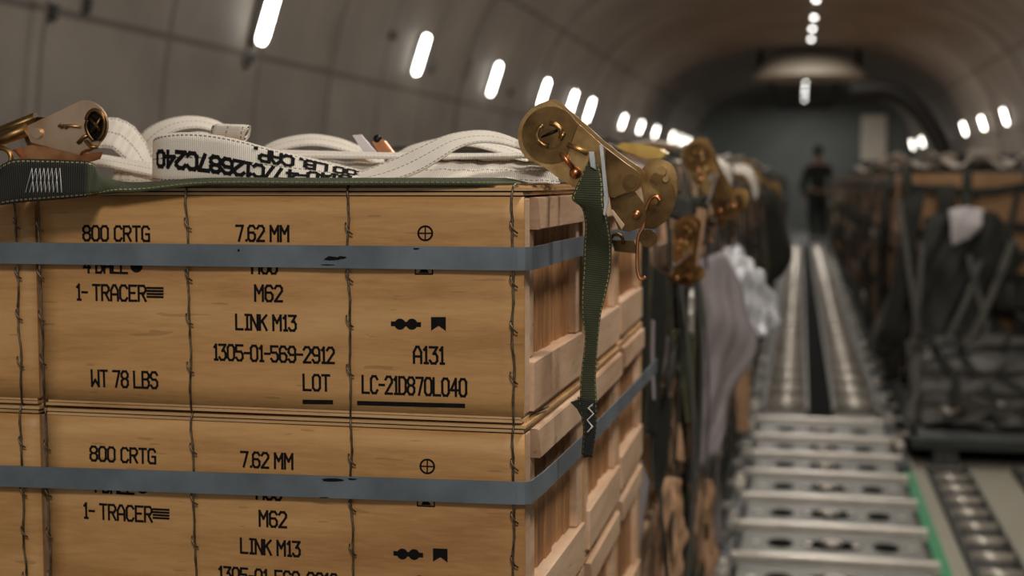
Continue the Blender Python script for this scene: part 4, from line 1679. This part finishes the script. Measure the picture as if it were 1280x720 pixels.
def hang(label, left, right, mat='black_web', name='hanging_strap', cat='strap', th=.003, group='straps hanging on the left cargo'):
    A = [P(*p) for p in left]
    B = [P(*p) for p in right]
    org = A[0].copy()
    ob = MB(org).ribbon(A, B, th, 50).build(name, M[mat])
    ob.location = org
    return tag(ob, label, cat, group)


hang('broad black strap hanging beside the third crate stack', [(790, 305, 2.2), (788, 345, 2.2), (784, 400, 2.2), (779, 470, 2.2), (776, 540, 2.22), (776, 600, 2.22)],
     [(812, 300, 2.25), (812, 345, 2.25), (813, 400, 2.25), (812, 470, 2.25), (806, 540, 2.25), (790, 612, 2.25)])
hang('second black strap, folded, right of the broad black strap', [(814, 330, 2.3), (811, 370, 2.3), (810, 420, 2.3), (806, 480, 2.3), (806, 540, 2.3)],
     [(834, 345, 2.35), (836, 380, 2.35), (832, 430, 2.35), (826, 480, 2.35), (820, 545, 2.35)])
hang('dark green strap hanging under the small grey sheet', [(841, 412, 2.7), (842, 440, 2.7), (852, 480, 2.7), (858, 530, 2.7)], [(871, 412, 2.75), (870, 440, 2.75), (869, 480, 2.75), (870, 530, 2.75)], 'green')
hang('pale grey strap slanting down at the foot of the near stack', [(799, 572, 2.25), (793, 620, 2.25), (784, 680, 2.25), (772, 740, 2.25)], [(812, 604, 2.28), (806, 640, 2.28), (799, 690, 2.28), (790, 740, 2.28)], 'plastic')
hang('black strap slanting right of the pale grey strap', [(814, 500, 2.4), (813, 540, 2.4), (813, 575, 2.4), (818, 610, 2.4)], [(842, 495, 2.5), (838, 540, 2.5), (834, 580, 2.5), (826, 615, 2.5)])
hang('olive strap hanging low on the left cargo', [(842, 600, 3.0), (846, 640, 3.0), (850, 690, 3.0), (852, 740, 3.0)], [(856, 590, 3.05), (866, 640, 3.05), (868, 690, 3.05), (866, 740, 3.05)], 'green')
hang('thin grey strap beside the black folded strap', [(833, 420, 2.6), (828, 450, 2.6), (832, 490, 2.6), (836, 540, 2.6)], [(840, 425, 2.62), (834, 452, 2.62), (838, 490, 2.62), (842, 540, 2.62)], 'plastic')
hang('dark strap hanging into the aisle behind the foil pouch', [(896, 240, 5.0), (925, 237, 5.0), (950, 246, 5.0), (953, 290, 5.0), (957, 330, 5.0), (956, 358, 5.0)], [(905, 233, 5.3), (940, 230, 5.3), (966, 236, 5.2), (980, 275, 5.2), (991, 318, 5.2), (978, 345, 5.2)], 'black_web')
hang('grey strap bundle low beside the aisle on the left', [(880, 560, 4.0), (884, 620, 4.0), (884, 680, 4.0)], [(896, 540, 4.1), (900, 610, 4.1), (906, 680, 4.1)], 'plastic')
M['paper'] = flat('brown_wrap', sr(178, 140, 108), .55, .2, 14)
cloth('wrapping_sheet', G([(822, 600, 2.5), (838, 596, 2.55), (852, 600, 2.6)], [(820, 660, 2.5), (838, 655, 2.53), (854, 660, 2.6)], [(818, 745, 2.5), (836, 740, 2.53), (850, 745, 2.6)]),
      'paper', 'brown wrapping sheet hanging low on the first netted left load', 'sheet', amp=.012, seed=21)
cloth('wrapping_sheet', G([(872, 600, 3.3), (882, 598, 3.35), (890, 600, 3.4)], [(870, 660, 3.3), (880, 655, 3.33), (892, 660, 3.4)], [(870, 740, 3.3), (882, 735, 3.33), (894, 740, 3.4)]),
      'paper', 'brown wrapping sheet hanging low beside the grey strap bundle', 'sheet', amp=.014, seed=22)
hang('pale strap folded between the black straps and the grey sheet', [(838, 470, 2.6), (834, 500, 2.6), (842, 540, 2.6), (846, 575, 2.6)], [(846, 474, 2.62), (842, 502, 2.62), (852, 540, 2.62), (856, 578, 2.62)], 'paper')
hang('thin pale strap hanging on the edge of the third crate stack', [(815, 400, 2.28), (814, 450, 2.28), (816, 500, 2.28)], [(818, 402, 2.29), (817.5, 450, 2.29), (819, 500, 2.29)], 'plastic')
hang('tan strap hanging from the blurred ratchet', [(872, 260, 2.7), (864, 300, 2.7), (858, 350, 2.7)], [(884, 262, 2.72), (878, 300, 2.72), (868, 352, 2.72)], 'paper')
hang('olive strap hanging in shade beside the foil pouch', [(918, 430, 4.3), (920, 480, 4.3), (922, 540, 4.3)], [(934, 430, 4.35), (938, 480, 4.35), (936, 540, 4.35)], 'paper')
# diagonal tie straps on the right-hand front load
for i, (a, b, w) in enumerate([((1262, 300), (1188, 462), 9), ((1224, 320), (1176, 430), 7), ((1150, 300), (1135, 450), 7), ((1205, 310), (1245, 470), 7), ((1120, 250), (1145, 420), 7)]):
    pa, pb = P(a[0], a[1], 7.45), P(b[0], b[1], 7.1)
    mid = (pa + pb) / 2 + Vector((0, -.05, -.02))
    wd = Vector((w / 1778 * 7.2, 0, 0))
    org = pa.copy()
    ob = MB(org).ribbon([pa, mid, pb], [pa + wd, mid + wd, pb + wd], .004, 24).build('tie_strap', M['netgrey'])
    ob.location = org
    tag(ob, 'grey tie strap slanting across the first right-hand load, %s' % ['rightmost of the left-leaning pair', 'second of the left-leaning pair', 'steep one near its left corner', 'right-leaning one at its middle', 'high one at its left corner'][i], 'strap', 'slanting tie straps on the right load')
cloth('plastic_sheet', G([(1186, 262, 7.3), (1208, 258, 7.3), (1230, 262, 7.3)], [(1188, 285, 7.28), (1208, 285, 7.26), (1226, 285, 7.28)], [(1190, 308, 7.3), (1206, 300, 7.28), (1222, 292, 7.3)]),
      'whitebag', 'white plastic bag tucked in the net of the first right-hand load', 'bag', amp=.01, seed=8, nu=16, nv=16)
# dark tarp under the net on the first right load
cloth('tarpaulin', [[Vector((.62, 7.45, 1.0)), Vector((.8, 7.44, 1.02)), Vector((.95, 7.44, .98))], [Vector((.58, 7.42, .7)), Vector((.78, 7.40, .68)), Vector((.93, 7.42, .7))],
                    [Vector((.56, 7.36, .45)), Vector((.76, 7.33, .43)), Vector((.90, 7.36, .47))], [Vector((.54, 7.22, .30)), Vector((.75, 7.2, .30)), Vector((.98, 7.22, .28))]],
      'tarp', 'dark tarpaulin over the front of the first right-hand load', 'tarpaulin', amp=.03, seed=4)
cloth('tarpaulin', [[Vector((.52, 7.2, .42)), Vector((.9, 7.18, .46)), Vector((1.3, 7.2, .42))], [Vector((.52, 6.95, .26)), Vector((.9, 6.9, .31)), Vector((1.35, 6.95, .27))],
                    [Vector((.52, 6.65, .19)), Vector((.9, 6.6, .22)), Vector((1.4, 6.65, .20))], [Vector((.54, 6.32, .16)), Vector((.9, 6.3, .165)), Vector((1.42, 6.34, .16))]],
      'plasticdark', 'grey sheet spread over the pallet in front of the first right-hand load', 'sheet', amp=.016, seed=14, nu=34, nv=34)
t = empty('cargo_net', (.9, 6.8, .2), 'loose net ends spread over the grey sheet on the first right-hand pallet', 'cargo net')
o = Vector(t.location)
rn = random.Random(5)
def sheet_z(y):
    return .035 + (.445 if y > 7.19 else .285 + (y - 6.95) * .7 if y > 6.95 else .205 + (y - 6.65) * .27 if y > 6.65 else .16 + (y - 6.32) * .136)
for k in range(8):
    x = .56 + .11 * k
    pts = [Vector((x + rn.uniform(-.06, .06) + .12 * (k % 3 - 1) * f, 7.22 - .95 * f, sheet_z(7.22 - .95 * f))) for f in (0, .2, .4, .6, .8, 1)]
    wd = Vector((.018, 0, .002))
    MB(o).ribbon([p - wd for p in pts], [p + wd for p in pts], .004, 24).build('webbing', M['net' if k % 3 else 'netgrey'], t)
for y in (6.45, 6.66, 6.9, 7.08):
    pts = [Vector((.54 + .17 * q, y + rn.uniform(-.03, .03), sheet_z(y) + .006)) for q in range(6)]
    wd = Vector((0, .018, .004))
    MB(o).ribbon([p - wd for p in pts], [p + wd for p in pts], .004, 24).build('webbing', M['net'], t)
for i, (px, py, Y) in enumerate([(1200, 492, 6.9), (1243, 517, 6.6), (1163, 478, 6.95), (1187, 540, 6.45)]):
    c = P(px, py, Y)
    c.z = max(c.z, .2)
    ob = MB(c).tube([c + Vector((.035 * math.cos(a * math.pi / 7), .03 * math.sin(a * math.pi / 7), .012 * math.sin(a))) for a in range(14)], .010, 6, True).build('metal_ring', M['brightbar'])
    tag(ob, 'shiny metal ring on the grey sheet at right, %s' % ['middle of the four rings', 'rightmost of four', 'leftmost of four', 'nearest the pallet edge'][i], 'ring', 'metal rings on the grey sheet')
# heaps of cream strap on the right loads
for i, (px, py, Y) in enumerate([(1150, 217, 9.2), (1262, 219, 8.0), (1215, 217, 8.0), (1100, 219, 13.0)]):
    c = P(px, py, Y)
    zb = ZP + 1.104 + .03
    org = Vector((c.x, Y, zb))
    A, B = [], []
    for k in range(12):
        f = k / 11
        A.append(Vector((c.x - .22 + .44 * f, Y - .03, zb + .05 + .05 * math.sin(f * 9 + i))))
        B.append(Vector((c.x - .22 + .44 * f, Y + .06, zb + .015 + .04 * math.sin(f * 9 + 1 + i) ** 2)))
    ob = MB(org).ribbon(A, B, .01, 40).build('cream_strap', M['cream'])
    ob.location = org
    tag(ob, 'cream strap heaped on top of the right cargo, %s' % ['in front of the black hose', 'at the right edge', 'right of the black hose', 'far end nearest the person'][i], 'strap', 'cream strap heaps on the right cargo')

# further ratchets and buckles on the left loads
def ratchet_copy(px, py, Y, ang, label, sc=1.0):
    c = copy_tree(rat)
    c.location = P(px, py, Y)
    c.rotation_euler = (0, R(ang), R(-6))
    c.scale = (sc, sc, sc)
    c['label'] = label
    return c


ratchet_copy(884, 232, 2.75, 24, 'blurred brass ratchet standing on the first netted left load')
ratchet_copy(944, 232, 5.2, 10, 'small blurred brass ratchet farther along the left loads', 1.1)
ratchet_copy(850, 318, 2.45, 58, 'brass ratchet hanging handle down behind the large one', .72)
t = empty('strap_buckle', P(800, 190, 1.95), 'yellow flat buckle handle lying above the large ratchet', 'buckle')
o = Vector(t.location)
MB(o).prism(pl([(770, 184), (778, 178), (800, 180), (826, 186), (833, 192), (826, 198), (805, 199), (800, 194), (782, 190)], 1.93), (0, .05, 0), .002).build('handle', M['brightzinc'], t)
MB(o).prism(pl([(772, 190), (800, 195), (826, 199), (820, 214), (790, 214), (774, 205)], 1.95), (0, .02, 0), .002).build('padding', M['whitebag'], t)
hang('white strap lying over the first netted left load', [(838, 203, 3.0), (870, 202, 3.0), (893, 203, 3.0), (902, 212, 3.0), (903, 240, 3.0)], [(842, 200, 3.1), (875, 199, 3.1), (902, 200, 3.1), (914, 212, 3.1), (914, 238, 3.1)], 'cream')
hang('tan strap draped over the second netted left load', [(915, 206, 4.2), (930, 205, 4.2), (942, 214, 4.2), (948, 240, 4.2)], [(918, 216, 4.0), (930, 218, 4.0), (938, 228, 4.0), (944, 250, 4.0)], 'cream')

for i, (px, py, Y, w) in enumerate([(862, 214, 3.3, .03), (921, 210, 4.6, .05), (936, 214, 6.0, .06), (955, 216, 8.5, .08), (965, 218, 11.5, .1)]):
    c = P(px, py, Y)
    zb = ZP + (1.114 if Y < 4.5 else 1.104) + .02
    org = Vector((c.x - .1, Y, zb))
    A, B = [], []
    for k in range(10):
        f = k / 9
        A.append(Vector((c.x - .32 + .30 * f, Y - .06 + .05 * math.sin(f * 5), zb + .015 + w * .5 * abs(math.sin(f * 6 + i)))))
        B.append(Vector((c.x - .32 + .30 * f, Y + .05, zb + .012 + w * .25 * abs(math.sin(f * 6 + 1 + i)))))
    tag(MB(org).ribbon(A, B, .01, 40).build('cream_strap', M['cream']), 'cream strap heaped on top of the left cargo, %s from the large ratchet' % ORD[i], 'strap', 'cream strap heaps on the left cargo')

# ------------------------------------------------------------------ person at the far end
def skinned(name, joints, edges, mat, parent, sub=2, root=0):
    me = bpy.data.meshes.new(name)
    me.from_pydata([j[0] for j in joints], edges, [])
    ob = link(name, me, mat, parent)
    md = ob.modifiers.new('Skin', 'SKIN')
    for i, j in enumerate(joints):
        sv = me.skin_vertices[0].data[i]
        r = j[1]
        sv.radius = r if isinstance(r, tuple) else (r, r)
        sv.use_root = (i == root)
    md.use_smooth_shade = True
    s = ob.modifiers.new('Sub', 'SUBSURF')
    s.levels = sub
    s.render_levels = sub
    return ob


PY = 26.6
pf = P(1021, 300, PY)
person = empty('person', (pf.x, PY, 0.0), 'person in dark clothing standing at the far end of the aisle', 'person', rz=R(200))
J = [((0, 0, .95), (.13, .10)), ((0, .01, 1.12), (.125, .095)), ((0, .02, 1.32), (.15, .10)), ((0, .01, 1.44), (.10, .075)), ((0, -.005, 1.52), .052), ((0, -.02, 1.60), .07),
     ((0, -.03, 1.69), (.078, .095)), ((0, -.025, 1.755), .06),
     ((-.19, .01, 1.42), .056), ((-.25, .04, 1.15), .044), ((-.24, -.06, .92), .034), ((-.235, -.09, .84), .03),
     ((.19, .01, 1.42), .056), ((.26, .03, 1.16), .044), ((.25, -.10, .96), .034), ((.24, -.13, .88), .03),
     ((-.095, 0, .88), .085), ((-.12, -.10, .50), .058), ((-.12, -.03, .10), .042), ((-.12, -.16, .05), .035),
     ((.095, 0, .88), .085), ((.13, .08, .50), .058), ((.14, .22, .12), .042), ((.14, .10, .05), .035)]
E = [(0, 1), (1, 2), (2, 3), (3, 4), (4, 5), (5, 6), (6, 7), (3, 8), (8, 9), (9, 10), (10, 11), (3, 12), (12, 13), (13, 14), (14, 15),
     (0, 16), (16, 17), (17, 18), (18, 19), (0, 20), (20, 21), (21, 22), (22, 23)]
for base, sx in ((11, -1), (15, 1)):           # four fingers and a thumb on each hand
    bp = Vector(J[base][0])
    for f in range(4):
        i = len(J)
        J.append((tuple(bp + Vector((sx * .004, -.024 + f * .016, -.05))), .0095))
        J.append((tuple(bp + Vector((-sx * .004, -.026 + f * .017, -.095 + .008 * abs(f - 1.4)))), .008))
        E += [(base, i), (i, i + 1)]
    i = len(J)
    J.append((tuple(bp + Vector((-sx * .01, -.045, -.03))), .010))
    J.append((tuple(bp + Vector((-sx * .016, -.058, -.065))), .009))
    E += [(base, i), (i, i + 1)]
body = skinned('body', J, E, M['skin'], person)
infl = 1.0


def sub_skin(name, idx, mat, grow):
    mp = {a: i for i, a in enumerate(idx)}
    jj = []
    for a in idx:
        r = J[a][1]
        r = r if isinstance(r, tuple) else (r, r)
        jj.append((J[a][0], (r[0] + grow, r[1] + grow)))
    skinned(name, jj, [(mp[a], mp[b]) for a, b in E if a in mp and b in mp], M[mat], person)


sub_skin('jacket', [0, 1, 2, 3, 8, 9, 10, 12, 13, 14], 'uniform', .028)
sub_skin('trousers', [0, 16, 17, 18, 20, 21, 22], 'uniform', .026)
sub_skin('boot', [18, 19], 'boot', .02)
sub_skin('boot', [22, 23], 'boot', .02)
mb = MB()
bmesh.ops.create_uvsphere(mb.bm, u_segments=20, v_segments=14, radius=1, matrix=Matrix.Translation((0, -.005, 1.715)) @ Matrix.Diagonal((.092, .108, .095, 1)))
mb.build('hair', M['hair'], person, True)
mb = MB()
mb.ball((-.032, -.118, 1.69), .011)
mb.ball((.032, -.118, 1.69), .011)
mb.build('eye', M['hair'], person)
MB().prism([(-.014, -.115, 1.655), (.014, -.115, 1.655), (0, -.115, 1.69)], (0, -.022, 0), .003).build('nose', M['skin'], person)
